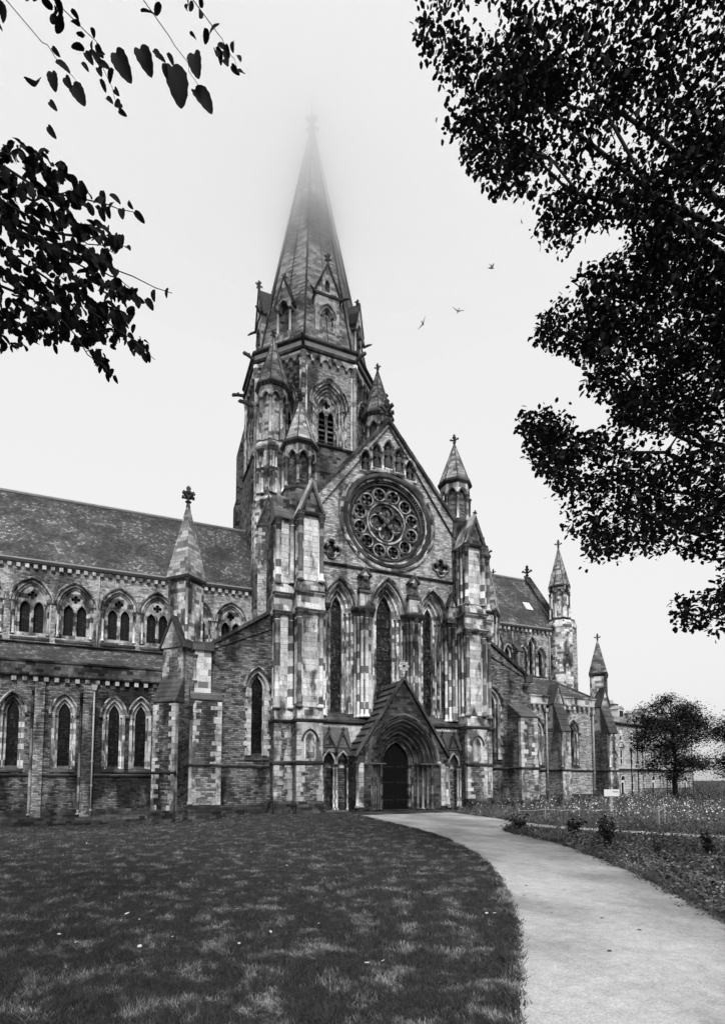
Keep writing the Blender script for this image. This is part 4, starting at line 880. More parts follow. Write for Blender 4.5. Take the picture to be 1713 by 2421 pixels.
# ---- crossing tower ----------------------------------------------------------------------
TX, TY = .2, 20.6
m = MB(); loft(m, [(ring8(TX, TY, 7.1), 12), (ring8(TX, TY, 7.1), 33.5), (ring8(TX, TY, 6.75), 35.3), (ring8(TX, TY, 6.75), 35.6)]); part(m, 'tower_base', 'ashlar_dark')
m = MB(); loft(m, [(ring8(TX, TY, 6.7), 35.35), (ring8(TX, TY, 6.95), 35.5), (ring8(TX, TY, 6.95), 35.65), (ring8(TX, TY, 6.65), 35.8)]); part(m, 'tower_string', 'trim')
hf = 6.6 * math.tan(math.pi / 8)
for k in range(8):
    fr = octface(TX, TY, 6.6, k)
    if k in (0, 1, 6, 7, 2):
        hs = [opening(0, .98, 35.9, 39.9, 1.75, .95, 9)]
        fc = part(MB().wall(fr, [(-hf, 35.6), (hf, 35.6), (hf, 45), (-hf, 45)], hs, -.6, 0), 'belfry_wall', 'rubble_light' if k == 0 else 'ashlar_dark')
        o = opening(0, 1.05, 35.9, 39.9, 1.8); win = part(MB().add([fr.p(u, -1.5, z) for u, z in o], [tuple(range(len(o)))]), 'belfry_window', 'dark')
        t0, dpv = 0., -1.5
        for t1, d1 in ((.25, -.8), (.5, -.55), (.72, -.3), (.95, -.05)):
            b = MB(); band(b, fr, 0, .98, 35.9, 39.9, 1.75, t0, t1, dpv, d1); b.build('window_order', 'ashlar', win)
            MB().sweep(fr, arch(0, .98, 39.9, 1.75, t1, 9), [(a, d1 + q) for a, q in roll(.09)]).build('arch_roll', 'trim_pale', win, True)
            if t1 < .9:
                for sg in (-1, 1): shaft(fr, sg * (.98 + t1), d1 + .03, 35.95, 39.95, .09, win)
            t0, dpv = t1, d1
        MB().sweep(fr, arch(0, .98, 39.9, 1.75, 1.05, 10), [(-.1, -.05), (-.08, .1), (.03, .18), (.12, .12), (.12, -.05)]).build('hood_mould', 'hood', win)
        MB().wall(fr, opening(0, .98, 35.9, 39.9, 1.75, 0, 8), [opening(-.47, .36, 36.0, 39.3, .65, 0, 6), opening(.47, .36, 36.0, 39.3, .65, 0, 6), foil(0, 40.65, .42, 4, 0, 5)], -1.1, -.9).build('tracery', 'trim_pale', win)
        shaft(fr, 0, -.85, 35.95, 39.4, .1, win, 'trim_pale')
        for q in range(6):
            z = 36.2 + q * .55
            for s2 in (-1, 1): MB().sprism(fr, [(-1.45, z + .45), (-1.4, z + .48), (-1.02, z + .03), (-1.05, z)], s2 * .47 - .36, s2 * .47 + .36).build('louvre', 'lead' if q in (0, 3) else 'slabs', win)
    else: part(MB().box(fr, -hf, hf, -.6, 0, 35.6, 45), 'belfry_wall', 'ashlar_dark')
    # corbel table and cornice
    nb = 6
    for i in range(nb):
        c = -hf + (i + .5) * 2 * hf / nb; w_ = hf / nb
        out = [(c - w_, 44.15), (c - w_ * .72, 44.15)] + arch(c, w_ * .72, 44.2, .42, 0, 5) + [(c + w_ * .72, 44.15), (c + w_, 44.15), (c + w_, 45.05), (c - w_, 45.05)]
        if k in (0, 1, 6, 7): MB().prism(fr, out, 0, .22).build('corbel_arch', 'trim_pale', CATH); MB().ball(fr.p(c - w_, .12, 44.05), .15).build('corbel_head', 'cap', CATH)
for x, y in ring8(TX, TY, 6.62):
    fr = Fr((x, y, 0)); s_ = part(MB().lathe(fr, 0, 0, [(.2, 35.6), (.2, 44.0), (.35, 44.5), (.35, 45.0)], 8), 'corner_shaft', 'shaft', True)
    for q in (-.3, .3):
        v = Vector((TX - x, TY - y, 0)).normalized(); s2 = v.cross(Z) * q + v * .1; MB().lathe(Fr((x + s2.x, y + s2.y, 0)), 0, 0, [(.1, 35.6), (.1, 44.0), (.2, 44.3)], 6).build('shaft', 'shaft', s_)
m = MB(); loft(m, [(ring8(TX, TY, 6.6), 44.95), (ring8(TX, TY, 7.0), 45.1), (ring8(TX, TY, 7.05), 45.35), (ring8(TX, TY, 6.85), 45.45)]); part(m, 'tower_cornice', 'trim')
m = MB(); loft(m, [(ring8(TX, TY, 6.85), 45.4), (ring8(TX, TY, 6.85), 46.05)]); part(m, 'parapet_band', 'lead')
m = MB(); loft(m, [(ring8(TX, TY, 6.85), 46.0), (ring8(TX, TY, 7.1), 46.15), (ring8(TX, TY, 7.1), 46.35), (ring8(TX, TY, 6.4), 46.75)]); part(m, 'parapet_coping', 'trim')
def gargoyle(c, v, L=1.3):
    c = Vector(c); v = Vector(v).normalized()
    m = MB().tube([c, c + v * L * .4 + Z * .08, c + v * L * .75 + Z * .12, c + v * L], [.2, .17, .2, .1], 6); m.ball(c + v * L * .85 + Z * .1, .2); m.ball(c + v * L * .45 + Z * .2, .16, (1, 1, 1.4))
    return part(m, 'gargoyle', 'statue')
for x, y in ring8(TX, TY, 6.95): gargoyle((x, y, 45.5), (x - TX, y - TY, 0))
gargoyle((-6.6, 18.5, 41.0), (-1, -.15, 0), 1.6)
# corner turrets of the tower
for sx in (-1, 1):
    cx, cy = TX + sx * 5.65, 14.6
    m = MB(); loft(m, [(ring8(cx, cy, 1.75), 12), (ring8(cx, cy, 1.75), 28.2), (ring8(cx, cy, 1.9), 28.4), (ring8(cx, cy, 1.6), 29.0), (ring8(cx, cy, 1.6), 33.6), (ring8(cx, cy, 1.75), 33.8), (ring8(cx, cy, 1.75), 34.0), (ring8(cx, cy, 1.35), 34.6)]); tb = part(m, 'tower_turret', 'ashlar')
    for k in (0, 7, 1):
        fr = octface(cx, cy, 1.6, k)
        for u in (-.5, -.25, 0): shaft(fr, u, .08, 29.1, 31.6, .11, tb); shaft(fr, u, .08, 31.5, 33.5, .1, tb)
    arcaded_turret(cx, cy, 1.35, 34.6, 38.9, 40.3, (0, 1, 2, 6, 7), True, .12, 'ashlar')
    o = oct_spire('tower_turret_spire', cx, cy, 1.55, 40.4, 45.9, 'spire', 1.0, .07)
    for k in range(24):
        a = 2 * math.pi * k / 24; MB().ball((cx + 1.5 * math.cos(a), cy + 1.5 * math.sin(a), 40.15), .11, n=5, m=3).build('corbel_head', 'cap', o)
for sx in (-1, 1):                       # gabled buttress at the foot of each turret
    fr = Fr((TX + sx * 6.4, 12.4, 0), (math.cos(sx * R(20)), math.sin(sx * R(20)), 0))
    gb = part(MB().box(fr, -.95, .95, -2.5, 0, 11, 25.6), 'tower_buttress', 'rubble_light'); gablet(fr, -.95, .95, 25.6, 28.2, -2.0, .05, gb, 'rubble_light', 'slabs', .15)
    quoins(fr, -.95, 1, 18, 25.4, 0, gb, .45, .6, .35); quoins(fr, .95, -1, 18, 25.4, 0, gb, .45, .6, .35)
for sx in (-1,):
    cx, cy = TX - 5.65, 26.6
    m = MB(); loft(m, [(ring8(cx, cy, 1.8), 12), (ring8(cx, cy, 1.8), 29), (ring8(cx, cy, 1.6), 30), (ring8(cx, cy, 1.6), 34), (ring8(cx, cy, 1.35), 35), (ring8(cx, cy, 1.35), 40.4), (ring8(cx, cy, .1), 46)]); part(m, 'tower_turret', 'ashlar_dark')
# ---- the spire -----------------------------------------------------------------------------
SP0, SP1, SR = 46.5, 78.2, 6.25
m = MB(); loft(m, [(ring8(TX, TY, SR * (1 - q)), SP0 + (SP1 - SP0) * q) for q in [i / 12 for i in range(12)] + [.985]]); spire = part(m, 'spire', 'spire')
spire['label'] = 'octagonal stone spire with gabled lucarnes fading into low cloud'
ribs(spire, TX, TY, SR, SP0, SP1, .13, 'trim')
for x, y in ring8(TX, TY, SR, 0.):       # flat ribs down the middle of each face
    q = math.cos(math.pi / 8); MB().tube([(TX + (x - TX) * q, TY + (y - TY) * q, SP0 + .1), (TX + (x - TX) * .05, TY + (y - TY) * .05, SP1 - 1.6)], [.05, .03], 4).build('rib', 'trim', spire)
finial((TX, TY, SP1 - .6), 2.6, spire, rot=R(20))
MB().tube([(TX, TY, SP1 + 1.5), (TX, TY, SP1 + 4.6)], [.06, .03], 5).build('lightning_rod', 'iron', spire)
def spr(z): return SR * (1 - (z - SP0) / (SP1 - SP0))
for k in (0, 2, 6):                      # big lucarnes on the cardinal faces
    fr = octface(TX, TY, SR - .35, k); d0 = -2.6
    lu = MB().wall(fr, [(-1.3, SP0), (1.3, SP0), (1.3, 52.5), (0, 55.9), (-1.3, 52.5)], [opening(0, .42, 47.1, 50.2, .75, .45, 7), [(-.28, 52.9), (.28, 52.9), (.28, 53.9), (0, 54.25), (-.28, 53.9)]], d0, .02).build('lucarne', 'trim_pale', spire)
    b = MB(); band(b, fr, 0, .42, 47.1, 50.2, .75, 0, .22, -.7, -.3); band(b, fr, 0, .42, 47.1, 50.2, .75, .22, .45, -.3, -.08)
    MB().box(fr, -.95, .95, -.75, -.6, 46.9, 51.6).build('lucarne_back', 'pipe', spire)
    b.build('lucarne_order', 'hood', spire); MB().box(fr, -.3, .3, -.4, -.3, 52.8, 54.3).build('lucarne_niche', 'ashlar_dark', spire)
    MB().sweep(fr, arch(0, .42, 50.2, .75, .55, 8), [(-.1, 0), (-.05, .12), (.06, .12), (.1, 0)]).build('hood_mould', 'hood', spire)
    for sg in (-1, 1):
        shaft(fr, sg * .64, -.15, 47.1, 50.25, .09, spire)
        MB().add([fr.p(0, .12, 56.1), fr.p(sg * 1.55, .12, 52.2), fr.p(sg * 1.55, -2.2, 52.2), fr.p(0, -4.0, 56.1)], [(0, 1, 2, 3)]).build('lucarne_roof', 'slabs', spire)
        MB().prism(fr, [(0, 55.8), (sg * 1.5, 52.2), (sg * 1.62, 52.35), (0, 56.25)], -.1, .16).build('coping', 'trim', spire)
        MB().tube([fr.p(sg * 1.3, .1, 52.2), fr.p(sg * 1.75, .5, 52.25), fr.p(sg * 2.1, .8, 52.2)], [.13, .13, .07], 5).build('gargoyle', 'statue', spire)
    MB().box(fr, -1.35, 1.35, 0, .12, 52.3, 52.6).build('lucarne_string', 'trim', spire)
    finial(fr.p(0, .05, 56.0), 1.2, spire, rot=R(20))
for k in (1, 7):                         # tabernacles with statues on the diagonal faces
    fr = octface(TX, TY, SR - .65, k)
    MB().box(fr, -1.0, 1.0, -2, .5, 47.2, 48.3).build('tabernacle_base', 'trim_pale', spire)
    for sg in (-1, 1): shaft(fr, sg * .72, .25, 48.3, 51.0, .12, spire, 'white')
    out = [(-.95, 50.9), (-.55, 50.9)] + arch(0, .55, 50.95, .9, 0, 6) + [(.55, 50.9), (.95, 50.9), (.95, 51.4), (0, 54.2), (-.95, 51.4)]
    MB().prism(fr, out, -1.6, .45).build('tabernacle_gable', 'trim_pale', spire)
    for sg in (-1, 1): MB().prism(fr, [(0, 54.1), (sg * 1.1, 51.1), (sg * 1.2, 51.3), (0, 54.45)], -1.8, .55).build('coping', 'trim', spire)
    MB().sweep(fr, arch(0, .55, 50.95, .9, .08, 6), [(a, .45 + q) for a, q in roll(.08)]).build('arch_roll', 'hood', spire)
    c = fr.p(0, .05, 48.3); figure(c.x, c.y, 48.3, 2.2).build('statue', 'statue', spire, True); finial(fr.p(0, .2, 54.2), .9, spire)

# ================================================================= the ground
def sstep(a, b, x):
    t = np.clip((np.asarray(x, float) - a) / (b - a), 0, 1); return t * t * (3 - 2 * t)
def zt(x, y): return -1.15 * sstep(-8, -20, x) * sstep(-14, 6, y) - 1.0 * sstep(34, 56, x) + 0 * np.asarray(y, float)
def inside(poly, x, y):
    x = np.asarray(x, float); y = np.asarray(y, float); c = np.zeros(x.shape, bool); n = len(poly)
    for i in range(n):
        (x0, y0), (x1, y1) = poly[i], poly[(i + 1) % n]
        if y0 == y1: continue
        k = ((y0 > y) != (y1 > y)) & (x < (x1 - x0) * (y - y0) / (y1 - y0) + x0); c ^= k
    return c
def smooth_line(pts, k=3):
    for _ in range(k): pts = [pts[0]] + [q for a, b in zip(pts, pts[1:]) for q in ((.75 * a[0] + .25 * b[0], .75 * a[1] + .25 * b[1]), (.25 * a[0] + .75 * b[0], .25 * a[1] + .75 * b[1]))] + [pts[-1]]
    return pts
EDGE_L = smooth_line([(-4.3, -4.2), (-4.6, -6.3), (-5.6, -14.35), (-6.4, -18.4), (-7.92, -22.53), (-9.1, -24.93), (-10.28, -26.96), (-11.32, -28.55), (-12.18, -29.74), (-13.21, -31.05), (-14.04, -32.1), (-15.6, -34.2), (-19, -40), (-24, -50)], 2)
EDGE_R = smooth_line([(2.7, -4.2), (2.2, -8.), (1.9, -10.8), (.6, -14.2), (-1.4, -15.8), (-2.6, -16.9), (-2.95, -18.75), (-3.58, -21.38), (-4.76, -23.86), (-5.88, -26.12), (-7.41, -28.6), (-8.5, -30.3), (-11, -34.2), (-14, -40), (-19, -50)], 2)
PATH = EDGE_L + EDGE_R[::-1]
B_UP = smooth_line([(1.7, -12.6), (1.09, -14.58), (1.7, -17.05), (3.14, -20.19), (5.6, -24.5), (9.5, -31)], 2); B_LO = smooth_line([(-.9, -15.2), (0.2, -16.2), (1.0, -18.3), (2.06, -20.9), (4.4, -25.3), (8.3, -31.6)], 2)
BRANCH = B_UP + B_LO[::-1]

def turf(name, base, sun_dapple, sc_):
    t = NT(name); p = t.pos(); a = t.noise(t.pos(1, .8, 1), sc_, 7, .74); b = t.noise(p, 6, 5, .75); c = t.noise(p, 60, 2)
    v = t.mix(t.smooth(a, .49, .66), base, sun_dapple)  # pale lawn patches are sun dapples painted into the grass colour
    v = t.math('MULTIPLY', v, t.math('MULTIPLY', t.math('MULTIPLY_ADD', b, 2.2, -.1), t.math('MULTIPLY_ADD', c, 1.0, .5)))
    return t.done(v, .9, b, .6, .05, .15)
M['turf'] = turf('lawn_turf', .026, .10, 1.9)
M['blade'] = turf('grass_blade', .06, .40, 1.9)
M['wild'] = turf('meadow_leaf', .10, .32, .9)
M['soil'] = plain('bed_soil', .045, 6, .6, .95, .3, .8)
t = NT('gravel_path'); p = t.pos(); a = t.noise(t.pos(1, .6, 1), .35, 5, .6); b = t.noise(p, 4, 7, .82); c = t.noise(p, 42, 3, .85)
v = t.math('MULTIPLY', t.smooth(a, .32, .68, .22, .48), t.math('MULTIPLY', t.math('MULTIPLY_ADD', b, 1.4, .3), t.math('MULTIPLY_ADD', c, 1.7, .15)))
M['path'] = t.done(v, .92, t.math('ADD', c, b), .5, .012, .2)
# terrain
xs = np.unique(np.concatenate([np.linspace(-900, -60, 15), np.linspace(-60, 60, 97), np.linspace(60, 1500, 25)]))
ys = np.unique(np.concatenate([np.linspace(-600, -60, 12), np.linspace(-60, 40, 81), np.linspace(40, 1500, 25)]))
gx, gy = np.meshgrid(xs, ys); gz = zt(gx, gy) - .012
nx_ = len(xs); me = bpy.data.meshes.new('lawn')
me.from_pydata(list(zip(gx.ravel(), gy.ravel(), gz.ravel())), [], [(j * nx_ + i, j * nx_ + i + 1, (j + 1) * nx_ + i + 1, (j + 1) * nx_ + i) for j in range(len(ys) - 1) for i in range(nx_ - 1)])
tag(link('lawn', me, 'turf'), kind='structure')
def sheet(name, poly, z, mat, thick=.05):
    n = len(poly); tr = tessellate_polygon([[Vector((x, y, 0)) for x, y in poly]])
    mb = MB().add([Vector((x, y, z)) for x, y in poly] + [Vector((x, y, z - thick)) for x, y in poly], [tuple(t_) for t_ in tr] + [(i, (i + 1) % n, (i + 1) % n + n, i + n) for i in range(n)])
    return tag(mb.build(name, mat), kind='structure')
sheet('path', PATH, .006, 'path'); sheet('branch_path', BRANCH, .010, 'path')
ds = sheet('threshold_paving', [(-4.2, -4.9), (2.9, -4.5), (3.7, -2.3), (-3.7, -2.3)], .05, 'ashlar_dark', .2)
BED1 = [(-2.4, -17.0)] + [q for q in EDGE_R if q[1] < -17.2 and q[1] > -34] + [(2, -36), (8.3, -31.6)] + B_LO[::-1][2:]
BED2 = [(2.9, -4.3), (2.4, -8), (2.0, -11.5)] + B_UP[2:] + [(26, -31), (44, -6), (44, 8), (31.5, 8.5), (31.2, 6.8), (14, 6.6), (14, -.4), (9, -1.5), (4, -2.2)]
sheet('flower_bed', BED1, .016, 'soil', .08); sheet('wild_garden', BED2, .012, 'soil', .08)

# ---- grass: single blades, thick near the camera, thinner far off -----------------------
def blades(name, N, poly_in, poly_out, r0, r1, h0, h1, w0, mat, lean=.5, seed=1, fan=42, label=None, thick=None):
    g = np.random.default_rng(seed)
    r = r0 * (r1 / r0) ** g.random(N); a = YAW + np.radians(g.uniform(-fan, fan, N))
    x = CAM.x + r * np.sin(a); y = CAM.y + r * np.cos(a)
    keep = np.ones(N, bool)
    if poly_in is not None: keep &= np.any([inside(p_, x, y) for p_ in poly_in], axis=0)
    for p_ in poly_out: keep &= ~inside(p_, x, y)
    keep &= ~((y > -.7) & (np.abs(x) < 13.5)) & ~((y > -2.3) & (np.abs(x) < 8)) & (y < 9.2)
    x, y, r = x[keep], y[keep], r[keep]; n = len(x)
    h = g.uniform(h0, h1, n) * (1 + .5 * (g.random(n) < .06)) ; wd = w0 * (.6 + .05 * r) * g.uniform(.7, 1.4, n); th = g.uniform(0, 2 * np.pi, n)
    h = h * (1 + .012 * r) * (.55 + .9 * np.clip(.5 + .28 * (np.sin(x * 3.1 + 2 * np.sin(y * 2.3)) + np.sin(y * 4.3 + 1.5 * np.sin(x * 3.7)) + np.sin((x + y) * 7.9)), 0, 1.3))
    lx, ly = g.normal(0, lean, n) * h, g.normal(0, lean, n) * h; z = zt(x, y) - .005
    cx, sx_ = np.cos(th) * wd / 2, np.sin(th) * wd / 2
    V_ = np.empty((n, 3, 3)); V_[:, 0] = np.stack([x - cx, y - sx_, z], 1); V_[:, 1] = np.stack([x + cx, y + sx_, z], 1); V_[:, 2] = np.stack([x + lx, y + ly, z + h], 1)
    o = tri_mesh(name, V_.reshape(-1, 3), np.arange(3 * n).reshape(-1, 3), mat)
    return tag(o, label, None, None, 'stuff')
def tri_mesh(name, V_, T_, mat):
    me = bpy.data.meshes.new(name); n, m = len(V_), len(T_)
    me.vertices.add(n); me.vertices.foreach_set('co', np.ascontiguousarray(V_, np.float32).ravel())
    k = T_.shape[1]
    me.loops.add(m * k); me.loops.foreach_set('vertex_index', np.ascontiguousarray(T_, np.int32).ravel())
    me.polygons.add(m); me.polygons.foreach_set('loop_start', np.arange(0, m * k, k, dtype=np.int32)); me.polygons.foreach_set('loop_total', np.full(m, k, np.int32))
    me.update(calc_edges=True); return link(name, me, mat)
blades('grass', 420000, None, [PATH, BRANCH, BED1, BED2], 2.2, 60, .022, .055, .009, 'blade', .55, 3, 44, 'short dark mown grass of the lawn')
blades('rough_grass', 170000, [BED2], [], 5, 60, .08, .42, .010, 'wild', .4, 5, 44, 'rough grass growing round the wild flowers beyond the branch path')
blades('bed_grass', 150000, [BED1], [], 5, 40, .04, .17, .010, 'wild', .5, 6, 44, 'short rough grass in the flower bed beside the path')
# ragged turf lip along the path
def lip(name, line, n, h0, h1, mat, seed, label):
    g = np.random.default_rng(seed); P = np.array(line); d = np.linalg.norm(np.diff(P, axis=0), axis=1); c = np.concatenate([[0], np.cumsum(d)])
    t = g.uniform(0, c[-1], n); x = np.interp(t, c, P[:, 0]); y = np.interp(t, c, P[:, 1]); k = np.hypot(x - CAM.x, y - CAM.y) > 2.5; x, y = x[k], y[k]; n = len(x)
    wob = .05 * np.sin(t[k] * 3.1) + .04 * np.sin(t[k] * 8.3); x = x + g.normal(0, .05, n) + wob; y = y + g.normal(0, .05, n) + wob
    h = g.uniform(h0, h1, n); th = g.uniform(0, 6.28, n); wd = g.uniform(.004, .011, n); lx, ly = g.normal(0, .6, n) * h, g.normal(0, .6, n) * h; z = zt(x, y)
    V_ = np.stack([np.stack([x - np.cos(th) * wd, y - np.sin(th) * wd, z], 1), np.stack([x + np.cos(th) * wd, y + np.sin(th) * wd, z], 1), np.stack([x + lx, y + ly, z + h], 1)], 1)
    tag(tri_mesh(name, V_.reshape(-1, 3), np.arange(3 * n).reshape(-1, 3), mat), label, None, None, 'stuff')
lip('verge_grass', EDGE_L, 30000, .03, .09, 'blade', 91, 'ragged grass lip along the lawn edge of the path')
lip('verge_weeds', EDGE_R, 26000, .04, .2, 'wild', 92, 'ragged weeds spilling over the flower bed edge onto the path')
# ---- meadow plants -----------------------------------------------------------------------
LEAF2 = np.array([(0, 0, 0), (.32, .35, .06), (.22, .8, .02), (0, 1, -.06), (-.22, .8, .02), (-.32, .35, .06)])
LEAF2F = np.array([(0, 1, 2), (0, 2, 3), (0, 3, 4), (0, 4, 5)])
def leaf_cloud(pos, size, g, flat=.5, tpl=LEAF2, tf=LEAF2F, droop=0.):
    """leaf-sized faces at the given points, each turned its own way"""
    n = len(pos); th = g.uniform(0, 2 * np.pi, n); ph = g.normal(0, flat, n) - droop; ps = g.normal(0, .6, n)
    s = size * g.uniform(.65, 1.3, n)
    d = np.stack([np.cos(th) * np.cos(ph), np.sin(th) * np.cos(ph), np.sin(ph)], 1)
    sd_ = np.stack([-np.sin(th), np.cos(th), np.zeros(n)], 1); up_ = np.cross(d, sd_)
    s2 = sd_ * np.cos(ps)[:, None] + up_ * np.sin(ps)[:, None]; u2 = np.cross(d, s2)
    V_ = pos[:, None, :] + s[:, None, None] * (tpl[None, :, 0:1] * s2[:, None, :] + tpl[None, :, 1:2] * d[:, None, :] + tpl[None, :, 2:3] * u2[:, None, :])
    k = len(tpl); T_ = (np.arange(n) * k)[:, None, None] + tf[None]
    return V_.reshape(-1, 3), T_.reshape(-1, tf.shape[1])
def scatter(g, N, polys, r0, r1, fan=40):
    r = r0 * (r1 / r0) ** g.random(N); a = YAW + np.radians(g.uniform(-fan, fan, N)); x = CAM.x + r * np.sin(a); y = CAM.y + r * np.cos(a)
    k = np.any([inside(p_, x, y) for p_ in polys], axis=0) & ~inside(BRANCH, x, y) & ~inside(PATH, x, y) & ~((y > -.9) & (x < 13.5)) & ~((y > -2.4) & (x < 9)) & ~((y > 6.9)); return x[k], y[k], r[k]
g = np.random.default_rng(11)
x, y, r = scatter(g, 19000, [BED1, BED2], 6, 60); hh = np.where(inside(BED1, x, y), g.uniform(.04, .22, len(x)) + .3 * np.clip(np.sin(x * 3.3 + 1) * np.sin(y * 2.7), 0, 1) * (y < -19.5), g.uniform(.08, .8, len(x))) * (.6 + .4 * np.clip(np.sin(x * 1.3) + np.sin(y * 1.1 + 1), 0, 2))
P_ = np.repeat(np.stack([x, y, zt(x, y)], 1), 9, 0); P_ += np.concatenate([g.normal(0, .13, (len(P_), 2)), (g.random(len(P_)) * np.repeat(hh, 9))[:, None]], 1)
V_, T_ = leaf_cloud(P_, .10, g, .6); tag(tri_mesh('ground_cover', V_, T_, 'wild'), 'low leafy plants covering the flower beds', None, None, 'stuff')
# leafy clumps spilling over the bed's edge
E_ = np.array([q for q in EDGE_R if -33 < q[1] < -16.6]); n = 420; t_ = g.uniform(0, len(E_) - 1.001, n); i_ = t_.astype(int); f_ = (t_ - i_)[:, None]; C_ = E_[i_] * (1 - f_) + E_[i_ + 1] * f_
C_ = C_ + np.array([[.9, .35]]) * g.uniform(-.12, 1.5, (n, 1)); hh = g.uniform(.08, .42, n) * (.5 + np.clip(np.sin(t_ * 1.9) + np.sin(t_ * .83), -.3, 1.5)); P_ = np.repeat(np.concatenate([C_, zt(C_[:, 0], C_[:, 1])[:, None]], 1), 40, 0)
P_ += np.concatenate([g.normal(0, .14, (len(P_), 2)), (g.random(len(P_)) * np.repeat(hh, 40))[:, None]], 1); V_, T_ = leaf_cloud(P_, .065, g, .6); tag(tri_mesh('edging_plants', V_, T_, 'wild'), 'leafy clumps spilling over the edge of the flower bed', None, None, 'stuff')
# white flower heads
M['petal'] = plain('white_petals', .8, 30, .2, .7)
HEX = np.array([(0, 0, .12)] + [(math.cos(R(60 * i)), math.sin(R(60 * i)), 0) for i in range(6)]); HEXF = np.array([(0, i + 1, (i + 1) % 6 + 1) for i in range(6)])
x, y, r = scatter(g, 26000, [BED1, BED2], 7, 58)
dens = np.sin(x * .7 + 1) + np.sin(y * .9) + .8 * np.sin(x * .3 - y * .4) + 1.3 * np.sin(x * 2.1 + y) + np.where(inside(BED1, x, y), -1.2, .6) + np.where(x < 4.5, -3., 0)
k = (g.random(len(x)) < 1 / (1 + np.exp(-1.6 * dens))) & ~(inside(BED1, x, y) & (r < 15)); x, y, r = x[k], y[k], r[k]
P_ = np.stack([x, y, zt(x, y) + g.uniform(.25, .95, len(x)) * np.where(inside(BED1, x, y), .4, 1)], 1)
V_, T_ = leaf_cloud(P_, .033, g, .8, HEX[:, [0, 2, 1]], HEXF); tag(tri_mesh('wild_flowers', V_, T_, 'petal'), 'small white wild flowers massed in the beds', None, None, 'stuff')
st = MB()

# ---- single plants that stand out ----------------------------------------------------------
M['weed'] = plain('dark_weed_leaf', .028, 8, .6, .7)
def weed_meshes(seed, h, spread, nst, lsz):
    g = np.random.default_rng(seed); mb = MB(); pts = []
    for i in range(nst):
        a = g.uniform(0, 6.28); tip = Vector((math.cos(a) * spread * g.uniform(.2, 1), math.sin(a) * spread * g.uniform(.2, 1), h * g.uniform(.6, 1)))
        mb.tube([(0, 0, -.05), tip * .5 + Vector((0, 0, .1 * h)), tip], [.012, .009, .004], 4)
        for q in np.linspace(.2, 1, 14): pts.append(tip * q + Vector(g.normal(0, .03, 3)))
    V_, T_ = leaf_cloud(np.array([tuple(p) for p in pts]), lsz, g, .6)
    return mb, V_, T_
wm = []
for i, (h, sp_, ns_, ls_) in enumerate(((.75, .22, 9, .13), (1.0, .25, 10, .12), (.55, .3, 10, .14))):
    mb, V_, T_ = weed_meshes(40 + i, h, sp_, ns_, ls_)
    r_ = thing('weed_plant', 'x', 'plant'); s_ = mb.build('stem', 'weed', r_); f_ = tri_mesh('leaves', V_, T_, 'weed'); f_.parent = r_; wm.append((r_, s_, f_))
spots = [(-3.4, -23.2, 1, 'upright dark weed at the path edge, nearest the bed corner'), (-2.4, -22.0, 0, 'dark leafy weed just behind the bed edge plants'), (-4.2, -25.6, 1, 'tall dark weed leaning over the path edge'), (-2.0, -25.5, 0, 'broad dark weed deep in the near flower bed'),
         (-1.3, -19.5, 2, 'low bushy weed near the tip of the near flower bed'), (3.4, -3.7, 2, 'low bush at the foot of the east tower buttress'), (4.7, -3.6, 0, 'leafy weed beside the east tower plinth'), (13.6, -2.4, 1, 'dark bush growing by the corner buttress plinth'),
         (15.2, -.9, 0, 'dark weed in the corner beside the choir aisle'), (9.0, -2.7, 2, 'small bush below the east aisle lancet'), (-2.3, -17.6, 2, 'small bushy weed on the tip where the paths fork')]
for i, (x, y, k, lb) in enumerate(spots):
    r_, s_, f_ = wm[k]
    first = 'used' not in r_
    if first: r_['used'] = 1; o = r_
    else:
        o = r_.copy(); COL.objects.link(o)
        for ch in (s_, f_): c = ch.copy(); COL.objects.link(c); c.parent = o
    o.location = (x, y, float(zt(x, y))); o.rotation_euler = (0, 0, i * 1.7); q = 1 + .35 * math.sin(i * 2.1); o.scale = (q, q, q); tag(o, lb, 'plant', 'weeds standing in the flower beds')
for r_, _, _ in wm:
    if 'used' in r_: del r_['used']

# ---- stakes, string and sign ----------------------------------------------------------------
M['stake'] = plain('grey_timber', .3, 12, .5, .85, 0, .4)
stk = [(2.19, -11.89, .62, 'first timber stake beside the path, thin and dark'), (3.88, -12.0, .66, 'second timber stake along the string by the path'), (6.05, -12.3, .6, 'timber stake in the flowers below the sign'), (7.94, -13.1, .62, 'timber stake past the sign post'),
       (6.78, -15.0, .66, 'pale stake among the white flowers'), (6.87, -17.0, .95, 'thick pale stake standing tallest'), (4.45, -18.64, .9, 'grey stake nearest the branch path')]
tops = []
for x, y, h, lb in stk:
    o = thing('wooden_stake', lb, 'stake', (x, y, 0), 'stakes of the string fence'); k = .028 if h < .9 else .05
    MB().add([Vector(v) for v in ((-k, -k, -.1), (k, -k, -.1), (k, k, -.1), (-k, k, -.1), (-k, -k, h), (k, -k, h), (k * .8, k, h + .03), (-k * .9, k, h + .02))], [(0, 1, 5, 4), (1, 2, 6, 5), (2, 3, 7, 6), (3, 0, 4, 7), (4, 5, 6, 7)]).build('post', 'stake', o)
    MB().tube([(-k * 1.1, -k * 1.1, h - .1), (k * 1.1, -k * 1.1, h - .1), (k * 1.1, k * 1.1, h - .1), (-k * 1.1, k * 1.1, h - .1), (-k * 1.1, -k * 1.1, h - .1)], .008, 4).build('string_loop', 'white', o); tops.append(Vector((x, y, h - .1)))
sm = MB()
for a, b in zip(tops, tops[1:]): sm.tube([a, (a + b) / 2 - Z * .05, b], .007, 4)
tag(sm.build('string', 'white'), 'thin white string tied from stake to stake', 'string')
